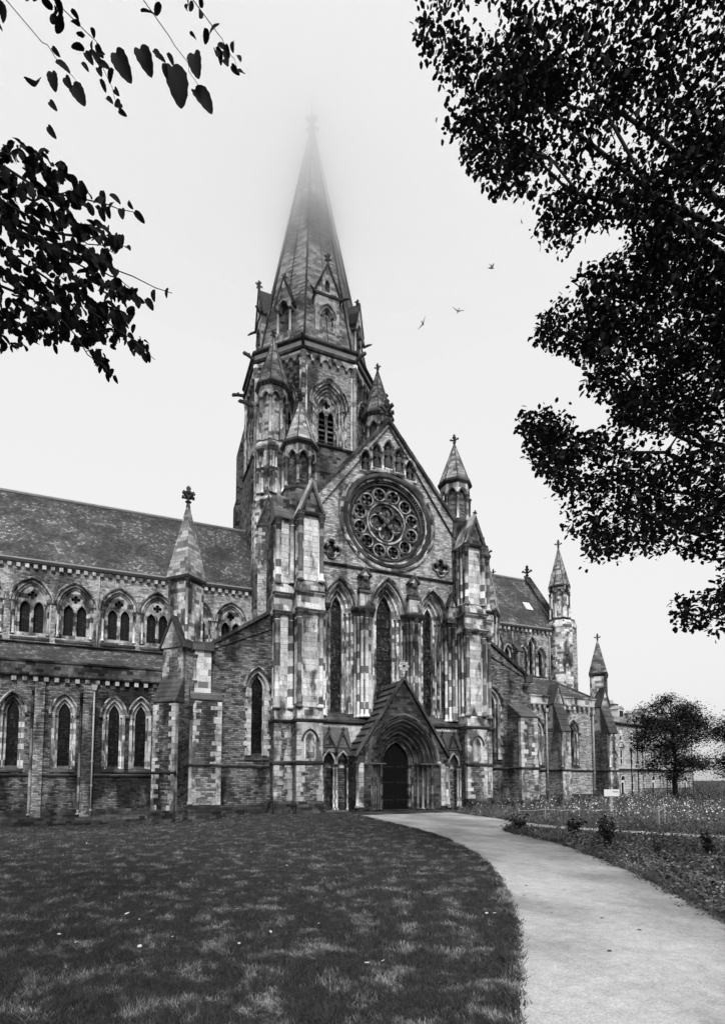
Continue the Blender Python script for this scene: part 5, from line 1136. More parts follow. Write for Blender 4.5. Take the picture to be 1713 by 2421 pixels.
sg_ = thing('garden_sign', 'small white notice board on a grey post among the flowers', 'sign', (9.74, -11.1, 0))
MB().box(Fr((0, 0, 0)), -.11, .11, -.05, .05, -.1, 1.2).build('post', 'stake', sg_)
FS = Fr((0, -.07, 0), (math.cos(-YAW), math.sin(-YAW), 0))
bd = MB().box(FS, -.46, .46, -.02, .03, 1.18, 1.6).build('board', 'white', sg_)
for i, (a, b) in enumerate(((.02, .40), (.08, .40))): MB().box(FS, a, b, .031, .034, 1.47 - i * .05, 1.49 - i * .05).build('print_line', 'iron', bd)

# ---- fallen leaves on the lawn -----------------------------------------------------------------
M['litter'] = plain('pale_fallen_leaf', .62, 20, .3, .7, 0, .3, .25)
lv = [(0, 0, .004), (.3, .3, .02), (.34, .6, .05), (.12, 1.0, .03), (-.14, .98, .06), (-.36, .55, .02), (-.26, .25, .03), (0, .55, -.005)]
lm = bpy.data.meshes.new('fallen_leaf'); lm.from_pydata([(a, b - .5, c) for a, b, c in lv], [], [(0, 1, 7), (1, 2, 7), (2, 3, 7), (3, 4, 7), (4, 5, 7), (5, 6, 7), (6, 0, 7)]); lm.materials.append(M['litter'])
lpx = [(205, 1997), (218, 2215), (275, 2114), (282, 2128), (300, 2166), (330, 2180), (408, 2222), (355, 2208), (330, 2245), (380, 2179), (594, 2018), (560, 2155), (600, 2120), (575, 2213), (640, 2210), (690, 2206), (565, 2238), (612, 2190), (753, 2190), (632, 2109), (678, 2050), (866, 2160), (1090, 2200), (1150, 2165), (950, 2222), (867, 2285), (905, 2280), (1168, 2165), (1205, 2293), (180, 2235), (140, 2216)]
M['litter_dark'] = plain('dark_fallen_leaf', .06, 20, .4, .8); lm2 = lm.copy(); lm2.materials.clear(); lm2.materials.append(M['litter_dark'])
for px_, py_ in ((1392, 2112), (1332, 2105), (1422, 2172), (1243, 2095), (1303, 2160), (1238, 2118), (1510, 2200), (1440, 2250), (1180, 2010), (1350, 2060)):
    d = _F + _R * ((px_ - PX) / F_PX) - _U * ((py_ - PY) / F_PX); q = CAM + d * (-CAM.z / d.z); o = bpy.data.objects.new('fallen_leaf', lm2); COL.objects.link(o); o.location = (q.x, q.y, .014); s_ = random.uniform(.04, .08); o.scale = (s_, s_, s_); o.rotation_euler = (0, 0, random.uniform(0, 6)); tag(o, 'small dark leaf lying on the pale path', 'fallen leaf', 'dark leaves on the path')
for i, (px_, py_) in enumerate(lpx):
    d = _F + _R * ((px_ - PX) / F_PX) - _U * ((py_ - PY) / F_PX); q = CAM + d * (-CAM.z / d.z)
    o = bpy.data.objects.new('fallen_leaf', lm); COL.objects.link(o); o.location = (q.x, q.y, float(zt(q.x, q.y)) + .045)
    s_ = random.uniform(.04, .08); o.scale = (s_, s_ * random.uniform(.8, 1.3), s_); o.rotation_euler = (random.uniform(-.5, .7), random.uniform(-.5, .5), random.uniform(0, 6.3))
    tag(o, 'small pale curled leaf lying on the dark lawn', 'fallen leaf', 'fallen leaves on the lawn')

# ================================================================= terrace and trees behind
HU = Vector((.964, .267, 0)); HP = Vector((62., 36.5, 0))
M['house'] = stone('terrace_stone', .5, .3, .9, .42, .012, .6, 0, .35, .4, .6, .3, .5, .3)
M['house_rust'] = stone('rusticated_stone', .5, .3, .95, .45, .03, .3, 0, .35, .4, .6, .4, .5, .9)
def house(u0, u1, cols, door, label, dorm, chim):
    r_ = thing('terrace_house', label, 'house', (0, 0, 0), 'terrace houses behind the garden'); fr = Fr(HP, HU)
    zr = [(.1, 3.0), (4.4, 7.7), (9.2, 11.5)]
    hs = [[(c - .6, a), (c + .6, a), (c + .6, b), (c - .6, b)] for c in cols for k_, (a, b) in enumerate(zr) if not (k_ == 0 and c == door)]
    if door is not None: hs.append([(door - .85, -1)] + [(door + .85 * math.cos(a), 2.1 + .85 * math.sin(a)) for a in np.linspace(math.pi, 0, 9)] + [(door + .85, -1)])
    MB().wall(fr, [(u0, 3.9), (u1, 3.9), (u1, 12.3), (u0, 12.3)], [h_ for h_ in hs if h_[0][1] > 3.9], -.4, 0).build('wall', 'house', r_)
    MB().wall(fr, [(u0, -2), (u1, -2), (u1, 3.9), (u0, 3.9)], [h_ for h_ in hs if h_[0][1] < 3.9], -.4, .06).build('ground_floor_wall', 'house_rust', r_)
    MB().box(fr, u0, u1, -10, -.5, -2, 12.1).build('back_wall', 'house', r_)
    for c in cols:
        for k_, (a, b) in enumerate(zr):
            if k_ == 0 and c == door: continue
            wn_ = MB().add([fr.p(u, -.25, z) for u, z in ((c - .62, a - .02), (c + .62, a - .02), (c + .62, b + .02), (c - .62, b + .02))], [(0, 1, 2, 3)]).build('window', 'house_glass', r_)
            for x0, x1, z0, z1 in ((c - .6, c - .42, a, b), (c + .42, c + .6, a, b), (c - .42, c + .42, a, a + .18), (c - .42, c + .42, b - .18, b), (c - .42, c + .42, (a + b) / 2 - .09, (a + b) / 2 + .09)): MB().box(fr, x0, x1, -.24, -.14, z0, z1).build('sash', 'white', wn_)
            MB().box(fr, c - .75, c + .75, -.1, .14, a - .2, a - .02).build('sill', 'house', wn_)
            if k_ == 2: MB().box(fr, c - .46, c + .46, -.235, -.2, a + .9, b - .1).build('blind', 'white', wn_)
    if door is not None:
        dr = MB().box(fr, door - .5, door + .5, -.3, -.2, -1, 1.6).build('door', 'wood', r_)
        for x0, x1, z0, z1 in ((-.85, -.5, -1, 2.1), (.5, .85, -1, 2.1), (-.85, .85, 1.65, 2.05)): MB().box(fr, door + x0, door + x1, -.28, -.02, z0, z1).build('door_frame', 'white', dr)
        MB().add([fr.p(door + .84 * math.cos(a), -.25, 2.08 + .84 * math.sin(a)) for a in np.linspace(math.pi, 0, 9)], [tuple(range(9))]).build('fanlight', 'house_glass', dr)
        MB().sweep(fr, [(door + .86 * math.cos(a), 2.1 + .86 * math.sin(a)) for a in np.linspace(math.pi, 0, 11)], [(-.04, -.1), (-.04, .1), (.08, .1), (.08, -.1)]).build('door_arch', 'white', dr)
        MB().prism(fr, [(door - 1, 8.1), (door + 1, 8.1), (door, 8.7)], -.05, .3).build('window_pediment', 'trim_pale', r_)
    MB().sprism(fr, [(-.1, 3.8), (.25, 3.9), (.25, 4.05), (-.1, 4.1)], u0, u1).build('band_course', 'trim', r_)
    MB().sprism(fr, [(-.1, 12.0), (.2, 12.05), (.55, 12.3), (.55, 12.5), (-.1, 12.55)], u0, u1).build('cornice', 'trim', r_)
    MB().box(fr, u0, u1, .1, .35, 13.35, 13.55).build('balustrade_rail', 'house', r_)
    n = int((u1 - u0) / .42)
    for i in range(n):
        c = u0 + (i + .5) * (u1 - u0) / n; wd = .28 if i % 6 == 0 else .1
        MB().box(fr, c - wd, c + wd, .12, .32, 12.5, 13.36).build('baluster', 'house', r_)
    n = int((u1 - u0) / .3)                # cast-iron balcony rail on the first floor
    for i in range(n):
        c = u0 + (i + .5) * (u1 - u0) / n; MB().tube([fr.p(c - .1, .45, 4.15), fr.p(c + .1, .45, 4.55), fr.p(c - .1, .45, 4.95)], .035, 4).build('balcony_baluster', 'white', r_)
    MB().box(fr, u0, u1, 0, .55, 4.02, 4.14).build('balcony_slab', 'trim', r_); MB().box(fr, u0, u1, .42, .48, 4.95, 5.02).build('balcony_rail', 'white', r_)
    MB().sprism(fr, [(-.3, 12.5), (-4.5, 15.6), (-9.5, 12.5)], u0, u1).build('roof', 'slate', r_)
    if dorm is not None:
        MB().box(fr, dorm - 1.0, dorm + 1.0, -3.5, -1.0, 12.7, 15.3).build('dormer', 'white', r_)
        MB().box(fr, dorm - .7, dorm + .7, -1.0, -.95, 13.3, 15.0).build('dormer_window', 'house_glass', r_)
        MB().sprism(Fr(fr.p(dorm, 0, 0), (-fr.n.x, -fr.n.y, 0), fr.u), [(-1.2, 15.3), (1.2, 15.3), (0, 15.9)], .9, 4.).build('dormer_roof', 'lead', r_)
    if chim is not None:
        cs = MB().box(fr, chim - .7, chim + .7, -5.2, -3.4, 12.5, 16.6).build('chimney', 'house', r_)
        MB().box(fr, chim - .8, chim + .8, -5.3, -3.3, 16.6, 16.8).build('chimney_cap', 'trim', cs)
        for q in range(4): MB().lathe(fr, chim - .5 + q * .33, -4.3, [(.15, 16.8), (.12, 17.6)], 7).build('chimney_pot', 'pipe', cs)
    MB().tube([fr.p(u1 - .05, .2, -1), fr.p(u1 - .05, .2, 12.2)], .09, 6).build('downpipe', 'iron', r_)
    return r_
house(-6.5, 8.4, [-4.5, -1., 2.75, 6.7], 2.75, 'pale stone terrace house with white arched doorway, next to the cathedral', 5.0, 7.9)
house(8.4, 20.5, [11.1, 14.8, 18.3], 14.8, 'pale terrace house half hidden behind the leafy tree', 13.5, 19.8)
house(20.5, 33, [22.5, 26, 29.5], 29.5, 'pale terrace house behind the right half of the spreading tree', None, 30)

# railings and lamp post before the houses
rl = thing('iron_railing', 'black iron railing in front of the terrace houses', 'railing', (0, 0, 0)); fr = Fr(HP, HU)
for i in range(70):
    c = 1.5 + i * .3; MB().box(fr, c - .03, c + .03, 4.0, 4.06, -1.1, .7).build('bar', 'iron', rl)
MB().box(fr, 1.2, 22.6, 3.98, 4.08, .55, .62).build('rail', 'iron', rl)
lp = thing('lamp_post', 'slender black lamp post in front of the terrace', 'lamp post', at(1494, 1885, 88))
MB().lathe(Fr((0, 0, 0)), 0, 0, [(.16, -.5), (.16, .8), (.1, 1.0), (.08, 7.0), (.13, 7.05), (.05, 7.2)], 8).build('post', 'iron', lp)
MB().lathe(Fr((0, 0, 0)), 0, 0, [(.1, 7.15), (.24, 7.6), (.22, 7.7), (.05, 7.95)], 6).build('lantern', 'iron', lp)

# ================================================================= trees
def leafmat(name, base):
    t = NT(name); n = t.noise(t.pos(), 3., 3); v = t.math('MULTIPLY', t.math('MULTIPLY_ADD', n, 1.2, .4), base)
    m_ = t.done(v, .7, None, spec=.08); return m_
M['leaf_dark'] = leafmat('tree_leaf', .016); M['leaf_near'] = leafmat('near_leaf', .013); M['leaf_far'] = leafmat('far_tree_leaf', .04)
M['bark'] = plain('bark', .03, 10, .6, .9, 0, .6)
def branch_pts(a, b, sag, n=7, seed=0):
    g = np.random.default_rng(seed); a, b = Vector(a), Vector(b); L = (b - a).length
    return [a.lerp(b, i / (n - 1)) + Vector((0, 0, sag * L * math.sin(math.pi * i / (n - 1)))) + Vector(g.normal(0, .021 * L, 3)) * (0 < i < n - 1) for i in range(n)]
def crown_leaves(lobes, per, sigma, size, g, jit=7, tpl=LEAF2, tf=LEAF2F):
    """clumps of leaves hung through the lobes of a crown; each lobe: outline as seen from the path, depth range, leaves"""
    out = []
    for poly, d0, d1, n in lobes:
        xs_ = [q[0] for q in poly]; ys_ = [q[1] for q in poly]; cnt = 0
        while cnt < n:
            m_ = 400; cxp = g.uniform(min(xs_), max(xs_), m_); cyp = g.uniform(min(ys_), max(ys_), m_); k_ = inside(poly, cxp, cyp); cxp, cyp = cxp[k_], cyp[k_]
            for a, b in zip(cxp, cyp):
                dd = g.uniform(d0, d1); c = at(a, b, dd); q = np.array(c)[None] + g.normal(0, sigma, (per, 3)) * np.array([1, 1, .75])
                v = q - np.array(CAM); dep = v @ np.array(_F); px_ = PX + F_PX * (v @ np.array(_R)) / dep + g.normal(0, jit, per) + g.normal(0, 12); py_ = PY - F_PX * (v @ np.array(_U)) / dep + g.normal(0, jit, per) + g.normal(0, 12)
                q = q[inside(poly, px_, py_)]; out.append(q); cnt += len(q)
                if cnt >= n: break
    return np.concatenate(out)
LR_A = [(985, 20), (990, 118), (1012, 165), (1042, 215), (1040, 250), (1075, 345), (1095, 400), (1120, 435), (1150, 480), (1215, 450), (1258, 475), (1250, 510), (1255, 565), (1290, 592), (1345, 602), (1390, 548), (1470, 548), (1500, 590), (1560, 640), (1830, 700), (1830, 20)]
LR_A2 = [(1100, -160), (985, 20), (1830, 20), (1830, -160)]
LR_B = [(1420, 612), (1400, 618), (1370, 650), (1365, 690), (1320, 680), (1275, 740), (1250, 795), (1300, 835), (1375, 862), (1394, 882), (1388, 920), (1430, 944), (1450, 955), (1432, 1000), (1480, 1036), (1600, 1032), (1830, 1000), (1830, 600), (1560, 540)]
LR_C = [(1354, 936), (1330, 962), (1285, 948), (1238, 973), (1222, 1015), (1238, 1060), (1262, 1108), (1300, 1135), (1328, 1152), (1306, 1205), (1345, 1252), (1380, 1264), (1385, 1300), (1393, 1350), (1415, 1340), (1440, 1308), (1480, 1338), (1530, 1322), (1596, 1317), (1830, 1330), (1830, 1040), (1600, 1052), (1540, 1080), (1440, 1012), (1360, 1000)]
LR_D = [(1574, 1432), (1598, 1412), (1660, 1400), (1720, 1330), (1830, 1330), (1830, 1480), (1720, 1500), (1600, 1490)]
g = np.random.default_rng(21)
tr = CAM + _R * 11.5 + _Fh * 11.0; tr.z = 0
tree = thing('sycamore_tree', 'large dark leafy tree overhanging the path, its crown filling the upper right', 'tree', tr)
P_ = crown_leaves([(LR_A, 9.5, 14.5, 13500), (LR_A2, 10, 15, 4000), (LR_B, 10, 15, 13500), (LR_C, 10, 14, 8200), (LR_D, 10, 12, 1100)], 55, .21, .1, g, 4)
V_, T_ = leaf_cloud(P_ - np.array(tr)[None], .122, g, .55, droop=.35); o = tri_mesh('crown', V_, T_, 'leaf_dark'); o.parent = tree
tb = MB(); tb.tube([(0, 0, -.3), (.1, 0, 2.5), (-.1, .1, 6), (-.3, 0, 10), (-.2, .2, 15)], [.55, .42, .36, .28, .12], 10); tb.build('trunk', 'bark', tree, True)
limbs = [((1620, 1450), 11, 4.2, .06), ((1330, 110), 12, 10.5, .15), ((1290, 235), 11.5, 9.0, .13), ((1170, 330), 12.5, 11.2, .10), ((1420, 420), 12, 8.5, .12), ((1350, 780), 12.3, 6.6, .1), ((1480, 650), 12, 8, .1), ((1450, 870), 12.5, 6.2, .09), ((1330, 1020), 12, 7.2, .10), ((1420, 1200), 12, 6.4, .08), ((1520, 1260), 11.5, 6.0, .06), ((1400, 1090), 12.5, 7.0, .08), ((1150, 150), 12, 11.5, .1), ((1100, 220), 12.5, 11.5, .07)]
for i, ((bx, by), dd, hz, rad) in enumerate(limbs):
    e = at(bx, by, dd) - tr; s0 = Vector((-.05, 0, min(hz, 13.5))); pts = branch_pts(s0, e, -.02, 8, 60 + i)
    lo = MB().tube(pts, list(np.linspace(rad, .015, 8)), 6).build('limb', 'bark', tree, True)
    gg = np.random.default_rng(80 + i); m_ = MB()
    for j in range(5):
        q = pts[3 + j % 4]; t2 = q + Vector(gg.normal(0, .42, 3)); m_ = MB().tube(branch_pts(q, t2, 0, 5, 90 + i * 7 + j), list(np.linspace(.03, .006, 5)), 4); m_.build('twig', 'bark', lo)
def rest_of_crown(parent, base, c, rad, n, size, seed):
    g = np.random.default_rng(seed); v = g.normal(0, 1, (n, 3)); v /= np.linalg.norm(v, axis=1)[:, None]; v = v * (g.random(n) ** .4)[:, None] * np.array(rad) * (1 + .2 * np.sin(4 * v[:, :1] + 3 * v[:, 1:2])) + np.array(c)
    k_ = (np.sin(v[:, 0] * 1.7) + np.sin(v[:, 1] * 1.9 + 1) + np.sin(v[:, 2] * 1.5)) > -.9; v = v[k_]
    w_ = v + np.array(base) - np.array(CAM); dep = w_ @ np.array(_F); px_ = PX + F_PX * (w_ @ np.array(_R)) / np.maximum(dep, .01); py_ = PY - F_PX * (w_ @ np.array(_U)) / np.maximum(dep, .01)
    v = v[~((dep > .05) & (px_ > -60) & (px_ < 1770) & (py_ > -80) & (py_ < 2480)) & (w_[:, 2] > 1.2)]
    V_, T_ = leaf_cloud(v, size, g, .5, droop=.3); o = tri_mesh('crown', V_, T_, 'leaf_dark'); o.parent = parent
rest_of_crown(tree, tr, (0, 0, 9.5), (7.5, 7.5, 6.), 15000, .19, 71)
# ---- near lime branches at the left: single big leaves ------------------------------------------
LIME = []; _n = 26                         # a broad saw-edged leaf, slightly folded along the midrib
for _i in range(_n):
    _a = 2 * math.pi * _i / _n; _w = math.sin(_a); _c = (1 - math.cos(_a)) / 2; _s = 1 + (.07 if _i % 2 else -.03)
    LIME.append((.37 * _w * _s * (1 - .30 * _c) + .05 * _c * _c, _c * 1.0 + (-.05 if _c < .06 and _i else 0), .2 * abs(_w) * (1 - .5 * _c) - .22 * _c * _c))
LIME += [(0, .3, -.03), (.02, .68, -.1)]
LIMEF = [((_i, (_i + 1) % _n, _n) if min(LIME[_i][1], LIME[(_i + 1) % _n][1]) < .5 else (_i, (_i + 1) % _n, _n + 1)) for _i in range(_n)] + [(7, _n + 1, _n), (_n - 7, _n, _n + 1)]
lime_me = bpy.data.meshes.new('leaf'); lime_me.from_pydata(LIME, [], LIMEF); lime_me.materials.append(M['leaf_near']); lime_me.polygons.foreach_set('use_smooth', [True] * len(lime_me.polygons))
lt = CAM - _R * 7.5 + _Fh * 3.0; lt.z = 0
lime = thing('lime_tree', 'lime tree with big heart-shaped leaves reaching in from the left', 'tree', lt)
MB().tube([(0, 0, -.3), (0, .1, 3), (.15, 0, 6), (.2, .2, 9), (.1, .1, 12)], [.4, .33, .28, .2, .08], 10).build('trunk', 'bark', lime, True)
NLEAF = [0]
rest_of_crown(lime, lt, (1.5, -1.5, 8.5), (7., 6.5, 4.6), 13000, .19, 72)
def lime_leaf(px_, py_, size_px, d, ang=None, wob=.5):
    """one leaf: place, size as seen, and hanging angle (0 = tip down)"""
    o = bpy.data.objects.new('leaf', lime_me); COL.objects.link(o); o.parent = lime
    p_ = at(px_, py_, d) - lt; s_ = size_px * d / F_PX
    ang = random.gauss(.4, .5) if ang is None else ang
    tip = (-_U * math.cos(ang) + _R * math.sin(ang) + _F * random.gauss(0, wob * .8)).normalized()
    nrm_ = (_F * -1 + Vector((random.gauss(0, wob), random.gauss(0, wob), random.gauss(0, wob)))); side = tip.cross(nrm_).normalized(); nrm_ = side.cross(tip)
    o.matrix_local = Matrix.Translation(p_ - tip * s_ * .5) @ Matrix((side, tip, nrm_)).transposed().to_4x4() @ Matrix.Diagonal((s_ * random.uniform(.8, 1.05), s_, s_, 1)); NLEAF[0] += 1
zt_ = lambda x, y: (100 + x / 2.798, 100 + y / 2.798)
for x, y, s_, a in ((530, 145, 190, .5), (680, 110, 190, .45), (895, 275, 215, .3), (1015, 135, 165, .2), (1065, 370, 165, .75), (240, 335, 130, .6), (170, 262, 80, .5), (75, 250, 110, .2), (70, 415, 75, .7), (62, 590, 80, .6), (135, 155, 95, 1.2), (815, 185, 70, .1), (780, 100, 70, 1.1), (850, 110, 60, .7), (90, 60, 60, .8), (760, 75, 60, .9)):
    px_, py_ = zt_(x, y); lime_leaf(px_, py_, s_ / 2.798 * 1.02, 2.5 + .2 * math.sin(x), a, .22)
for x, y in ((310, 100), (285, 160), (340, 75), (385, 70), (410, 150), (380, 190), (455, 220), (405, 285), (490, 325), (445, 380), (505, 410), (530, 465), (1155, 65), (1215, 90), (1210, 130), (1300, 100), (1275, 180), (1315, 195), (1225, 55), (370, 120), (380, 55), (330, 20), (1190, 30), (1260, 25)):
    px_, py_ = zt_(x, y); lime_leaf(px_, py_, random.uniform(19, 27), 5.0, None, .35)
for x, y in ((410, 1015), (485, 1030), (585, 1075), (525, 1130), (640, 1150), (440, 1120), (370, 1100), (400, 1140), (460, 1070), (370, 1205), (415, 1230), (520, 1310), (570, 1355), (490, 1365), (440, 1400), (600, 1680), (640, 1700), (710, 1735), (740, 1675), (820, 1660), (545, 1720), (500, 1760), (590, 1825), (600, 1890), (585, 1945), (650, 1965), (690, 2020), (605, 2060), (680, 2085), (580, 2005), (640, 2040), (545, 1920), (470, 2020), (465, 1975), (410, 1985), (330, 2050), (350, 2080), (380, 2110), (400, 2140), (430, 2100), (380, 2160), (425, 2180), (460, 2185), (435, 2215), (480, 2225), (230, 2010), (205, 1985), (85, 2010), (100, 2035), (145, 1960), (125, 1970), (285, 2005), (340, 1980), (240, 1960), (150, 1870), (210, 1880)):
    px_, py_ = zt_(x, y); lime_leaf(px_ + random.gauss(0, 1.5), py_ + random.gauss(0, 1.5), random.uniform(19, 30) if y < 1850 else random.uniform(14, 22), 5.6 if y < 1850 else 6.6, None, .3)
LL = [zt_(*q) for q in ((-420, 560), (45, 735), (100, 785), (210, 830), (240, 900), (300, 955), (345, 1015), (470, 1065), (440, 1100), (330, 1055), (255, 1090), (300, 1190), (420, 1235), (540, 1310), (480, 1380), (430, 1430), (550, 1590), (600, 1625), (650, 1715), (560, 1750), (560, 1850), (480, 1880), (450, 1780), (380, 1760), (300, 1800), (180, 1800), (45, 1840), (-420, 1860))]
LL2 = [zt_(*q) for q in ((-420, 1800), (60, 1740), (250, 1790), (520, 1770), (600, 1900), (690, 1990), (690, 2080), (600, 1990), (480, 1930), (440, 1990), (380, 1920), (420, 2100), (440, 2190), (370, 2130), (330, 2020), (200, 1990), (120, 1930), (45, 1960), (-420, 2060))]
g = np.random.default_rng(33); near_n = 300 - NLEAF[0]; cand = []
for poly, d0, d1, n, s0, s1 in ((LL, 4.8, 6.2, 1000, 15, 25), (LL2, 5.6, 7.2, 480, 11, 17)):
    k_ = 0; xs_ = [q[0] for q in poly]; ys_ = [q[1] for q in poly]
    while k_ < n:
        a, b = g.uniform(min(xs_), max(xs_)), g.uniform(min(ys_), max(ys_))
        if inside(poly, np.array([a]), np.array([b]))[0] and (math.sin(a * .09 + b * .05) + math.sin(b * .11 - a * .04) > -.55): cand.append((a, b, g.uniform(d0, d1), g.uniform(s0, s1))); k_ += 1
cand.sort(key=lambda c: -(c[3] if c[0] > 117 else 0))
for a, b, dd, s_ in cand[:near_n]: lime_leaf(a, b, s_, dd)
rest = cand[near_n:]; pos = np.array([tuple(at(a, b, dd) - lt) for a, b, dd, _ in rest])
for a, b, dd in (((0, 0), (280, 330), 2.6), ((300, -60), (530, 460), 5.4), ((840, -40), (1060, 330), 2.6), ((1160, -60), (1315, 200), 5.4)):
    e0 = at(*zt_(*a), dd) - lt; rt_ = e0 - _R * 1.3 - _F * .3 + Z * 1.1; k_ = 16 if dd < 3 else 34
    pos = np.concatenate([pos, np.array([tuple(e0.lerp(rt_, q)) for q in g.uniform(0, .75, k_)]) + g.normal(0, .07, (k_, 3))])
V_, T_ = leaf_cloud(pos, .095, g, .5, np.array(LIME), np.array(LIMEF), .6); o = tri_mesh('foliage', V_, T_, 'leaf_near'); o.parent = lime; o['kind'] = 'stuff'
for i, (a, b) in enumerate(((( -40, 1330), (860, 1660)), ((-40, 1180), (480, 1400)), ((-40, 960), (640, 1130)), ((-60, 1500), (745, 2100)), ((-60, 1700), (480, 2220)), ((-60, 1050), (300, 1000)), ((0, 0), (280, 330)), ((300, -60), (530, 460)), ((840, -40), (1060, 330)), ((1160, -60), (1315, 200)), ((300, 1450), (600, 1640)), ((20, 1250), (560, 1360)))):
    near = i in (6, 8); dd = 2.6 if near else 5.4
    e0 = at(*zt_(*a), dd) - lt; e1 = at(*zt_(*b), dd) - lt; root = Vector((.1, .1, min(9.5, max(3., e0.z + .6)))) if i not in (6, 7, 8, 9) else e0 - _R * 1.3 - _F * .3 + Z * 1.1
    pts = branch_pts(root, e0, .05, 4, 200 + i) + branch_pts(e0, e1, .03, 7, 220 + i)[1:]
    MB().tube(pts, ([.003, .003, .0025, .002] + list(np.linspace(.0018, .0008, 6)) if near else [.006, .005, .005, .004] + list(np.linspace(.0035, .0014, 6)) if i in (7, 9) else [.035, .025, .018, .012] + list(np.linspace(.009, .003, 6))), 5).build('branchlet', 'bark', lime)
# ---- tree by the terrace and bushes at its foot ------------------------------------------------------
def tiered_tree(base, label, top, wide, seed):
    g = np.random.default_rng(seed); k = top / 12.
    r_ = thing('spreading_tree', label, 'tree', base, 'trees before the terrace')
    MB().tube([(0, 0, -.3), (-.1, 0, 2 * k), (.15, 0, 4.2 * k), (0, .1, 7 * k), (-.3, 0, 10.5 * k)], [.3, .22, .18, .13, .04], 8).build('trunk', 'bark', r_, True)
    P_ = []; ctr = Vector((0, 0, 6.7 * k))
    for i in range(46):                  # clumps spread over a broad rounded crown, each on its own limb
        v = Vector(g.normal(0, 1, 3)).normalized(); v = Vector((v.x * wide, v.y * wide, v.z * 4.9 * k)) * g.uniform(.55, 1.0); c = ctr + v
        if c.z < 1.9: c.z = 1.9 + g.uniform(0, .8)
        pts = branch_pts((0, 0, max(1.6, min(8.5 * k, c.z - 1.2))), c, .05, 5, seed * 9 + i); MB().tube(pts, list(np.linspace(.07, .012, 5)), 5).build('limb', 'bark', r_)
        n = int(g.uniform(330, 700)); sp_ = g.uniform(.5, .85); P_.append(np.array(c)[None] + g.normal(0, 1, (n, 3)) * np.array([sp_, sp_, sp_ * .6]))
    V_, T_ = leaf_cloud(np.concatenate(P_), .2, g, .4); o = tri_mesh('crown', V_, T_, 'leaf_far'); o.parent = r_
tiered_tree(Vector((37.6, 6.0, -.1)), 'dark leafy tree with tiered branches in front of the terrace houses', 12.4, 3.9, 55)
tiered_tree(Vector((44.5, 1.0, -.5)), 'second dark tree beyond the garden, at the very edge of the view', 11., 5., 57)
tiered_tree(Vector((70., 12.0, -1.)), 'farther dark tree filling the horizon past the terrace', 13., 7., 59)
g = np.random.default_rng(58)
for i, (px_, py_, dd, w_, h_, lb) in enumerate(((1600, 1880, 62, 2.6, 1.7, 'dense dark bush at the foot of the spreading tree'), (1540, 1893, 56, 2.2, 1.2, 'rounded bush before the railing, left of the tree trunk'), (1480, 1890, 52, 2.4, 1.0, 'loose bush before the white doorway'), (1430, 1893, 50, 2.0, .9, 'low bush at the east end buttress'), (1670, 1880, 60, 3., 2.2, 'tall dark bush right of the spreading tree'), (1395, 1896, 46, 2.0, .8, 'low bush below the choir aisle wall'), (1640, 1868, 84, 5., 3.2, 'big rounded bush on the horizon behind the spreading tree'), (1705, 1868, 80, 5., 3.4, 'big bush on the horizon at the very edge of the view'))):
    c = at(px_, py_, dd); c.z = float(zt(c.x, c.y)); b_ = thing('bush', lb, 'bush', c, 'bushes along the garden edge'); n = 900
    v = g.normal(0, 1, (n, 3)); v /= np.linalg.norm(v, axis=1)[:, None]; v *= (g.random(n) ** .35)[:, None] * np.array([w_, w_, h_]) * (1 + .25 * np.sin(v[:, :1] * 5 + v[:, 1:2] * 4)); v[:, 2] = np.abs(v[:, 2])
    V_, T_ = leaf_cloud(v, .15, g, .5); o = tri_mesh('foliage', V_, T_, 'wild'); o.parent = b_
    m_ = MB(); [m_.tube([(0, 0, -.1), (math.cos(k) * w_ * .4, math.sin(k) * w_ * .4, h_ * .8)], [.04, .01], 4) for k in range(6)]; m_.build('stem', 'bark', b_)

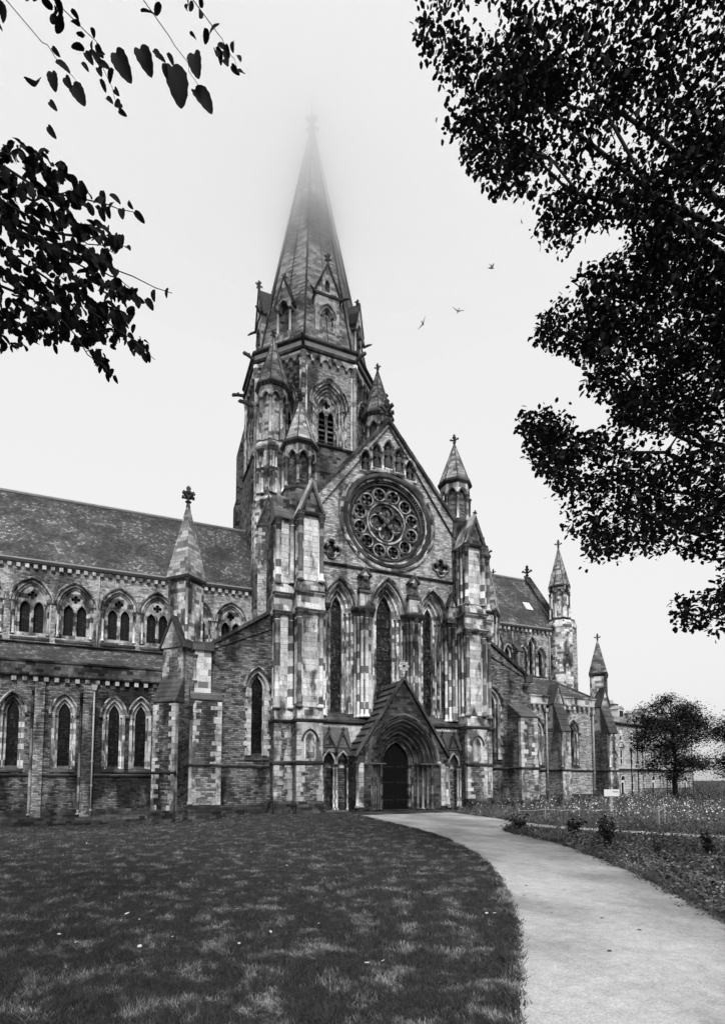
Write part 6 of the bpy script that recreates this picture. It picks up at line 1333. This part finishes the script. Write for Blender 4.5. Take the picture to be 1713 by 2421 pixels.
# ================================================================= gulls
M['gull'] = plain('gull_feathers', .05, 5, .3, .6)
def gull(px_, py_, d, span, roll_, yaw, flap, lb):
    c = at(px_, py_, d); m_ = MB(); prof = [(.0, -.5), (.05, -.46), (.09, -.3), (.12, -.05), (.12, .15), (.07, .3), (.075, .38), (.04, .46), (.0, .54)]
    pts = []
    for r_, x in prof: pts += [Vector((x, r_ * math.cos(2 * math.pi * i / 7), r_ * .9 * math.sin(2 * math.pi * i / 7))) for i in range(7)]
    k0 = len(prof); m_.add(pts, [(k * 7 + i, k * 7 + (i + 1) % 7, (k + 1) * 7 + (i + 1) % 7, (k + 1) * 7 + i) for k in range(k0 - 1) for i in range(7)])
    for s2 in (-1, 1):
        w_ = [(.2, 0), (.24, .35), (.12, .75), (-.12, 1.2), (-.16, 1.18), (-.02, .75), (0, .35), (-.1, 0)]
        up_ = lambda q: flap * (q - .4 * q * q)
        top = [Vector((a, s2 * b, .05 + up_(b) + .012)) for a, b in w_]; bot = [Vector((a, s2 * b, .05 + up_(b) - .012)) for a, b in w_]
        m_.add(top + bot, [(0, 1, 6, 7), (1, 2, 5, 6), (2, 3, 4, 5), (15, 14, 9, 8), (14, 13, 10, 9), (13, 12, 11, 10)] + [(i, (i + 1) % 8, (i + 1) % 8 + 8, i + 8) for i in range(8)])
    m_.add([Vector(v) for v in ((-.45, -.04, .0), (-.45, .04, 0), (-.75, .12, .02), (-.75, -.12, .02), (-.45, 0, .03))], [(0, 1, 2, 3), (0, 4, 1), (1, 4, 2), (0, 3, 4), (4, 3, 2)])
    o = m_.build('seagull', 'gull', None, True); o.location = c; o.rotation_euler = (roll_, -.1, yaw); q = span / 2.4; o.scale = (q, q, q)
    return tag(o, lb, 'bird', 'gulls in the sky')
gull(1160, 634, 62, 1.75, .75, R(-15), .8, 'dark gull with raised wing, highest of the three in the sky')
gull(1082, 736, 70, 1.7, .15, R(75), .6, 'middle gull gliding with wings spread')
gull(999, 765, 66, 1.6, -.9, R(40), .3, 'lowest gull, banking steeply beside the spire')

# ================================================================= low cloud round the top of the spire
mt = bpy.data.materials.new('cloud_air'); mt.use_nodes = True; n_ = mt.node_tree; n_.nodes.clear()
pv = n_.nodes.new('ShaderNodeVolumePrincipled'); pv.inputs['Color'].default_value = (1, 1, 1, 1); pv.inputs['Density'].default_value = .0275; pv.inputs['Anisotropy'].default_value = .88
ou = n_.nodes.new('ShaderNodeOutputMaterial'); n_.links.new(pv.outputs[0], ou.inputs['Volume'])
for q_, (CR, low, top, lb) in enumerate(((24., 58.0, 104., 'dense heart of the low cloud round the tip of the spire'), (34., 56., 110., 'pale middle veil of the low cloud over the spire'), (46., 53., 118., 'thin outer veil of the low cloud about the upper spire'))):
    cm = MB(); rings = []
    for i in range(17):
        a = math.pi * i / 16 - math.pi / 2
        rings.append(([(CR * max(.001, math.cos(a)) * (1 + .06 * math.sin(3 * b + i + q_)) * math.cos(b) + TX - 4.0, CR * max(.001, math.cos(a)) * (1 + .06 * math.sin(3 * b + i + q_)) * math.sin(b) + TY - 13.5) for b in [2 * math.pi * j / 28 for j in range(28)]], (low + top) / 2 + (top - low) / 2 * math.sin(a)))
    loft(cm, rings); cloud = cm.build('low_cloud', None); cloud.data.materials.append(mt); tag(cloud, lb, None, None, 'stuff')
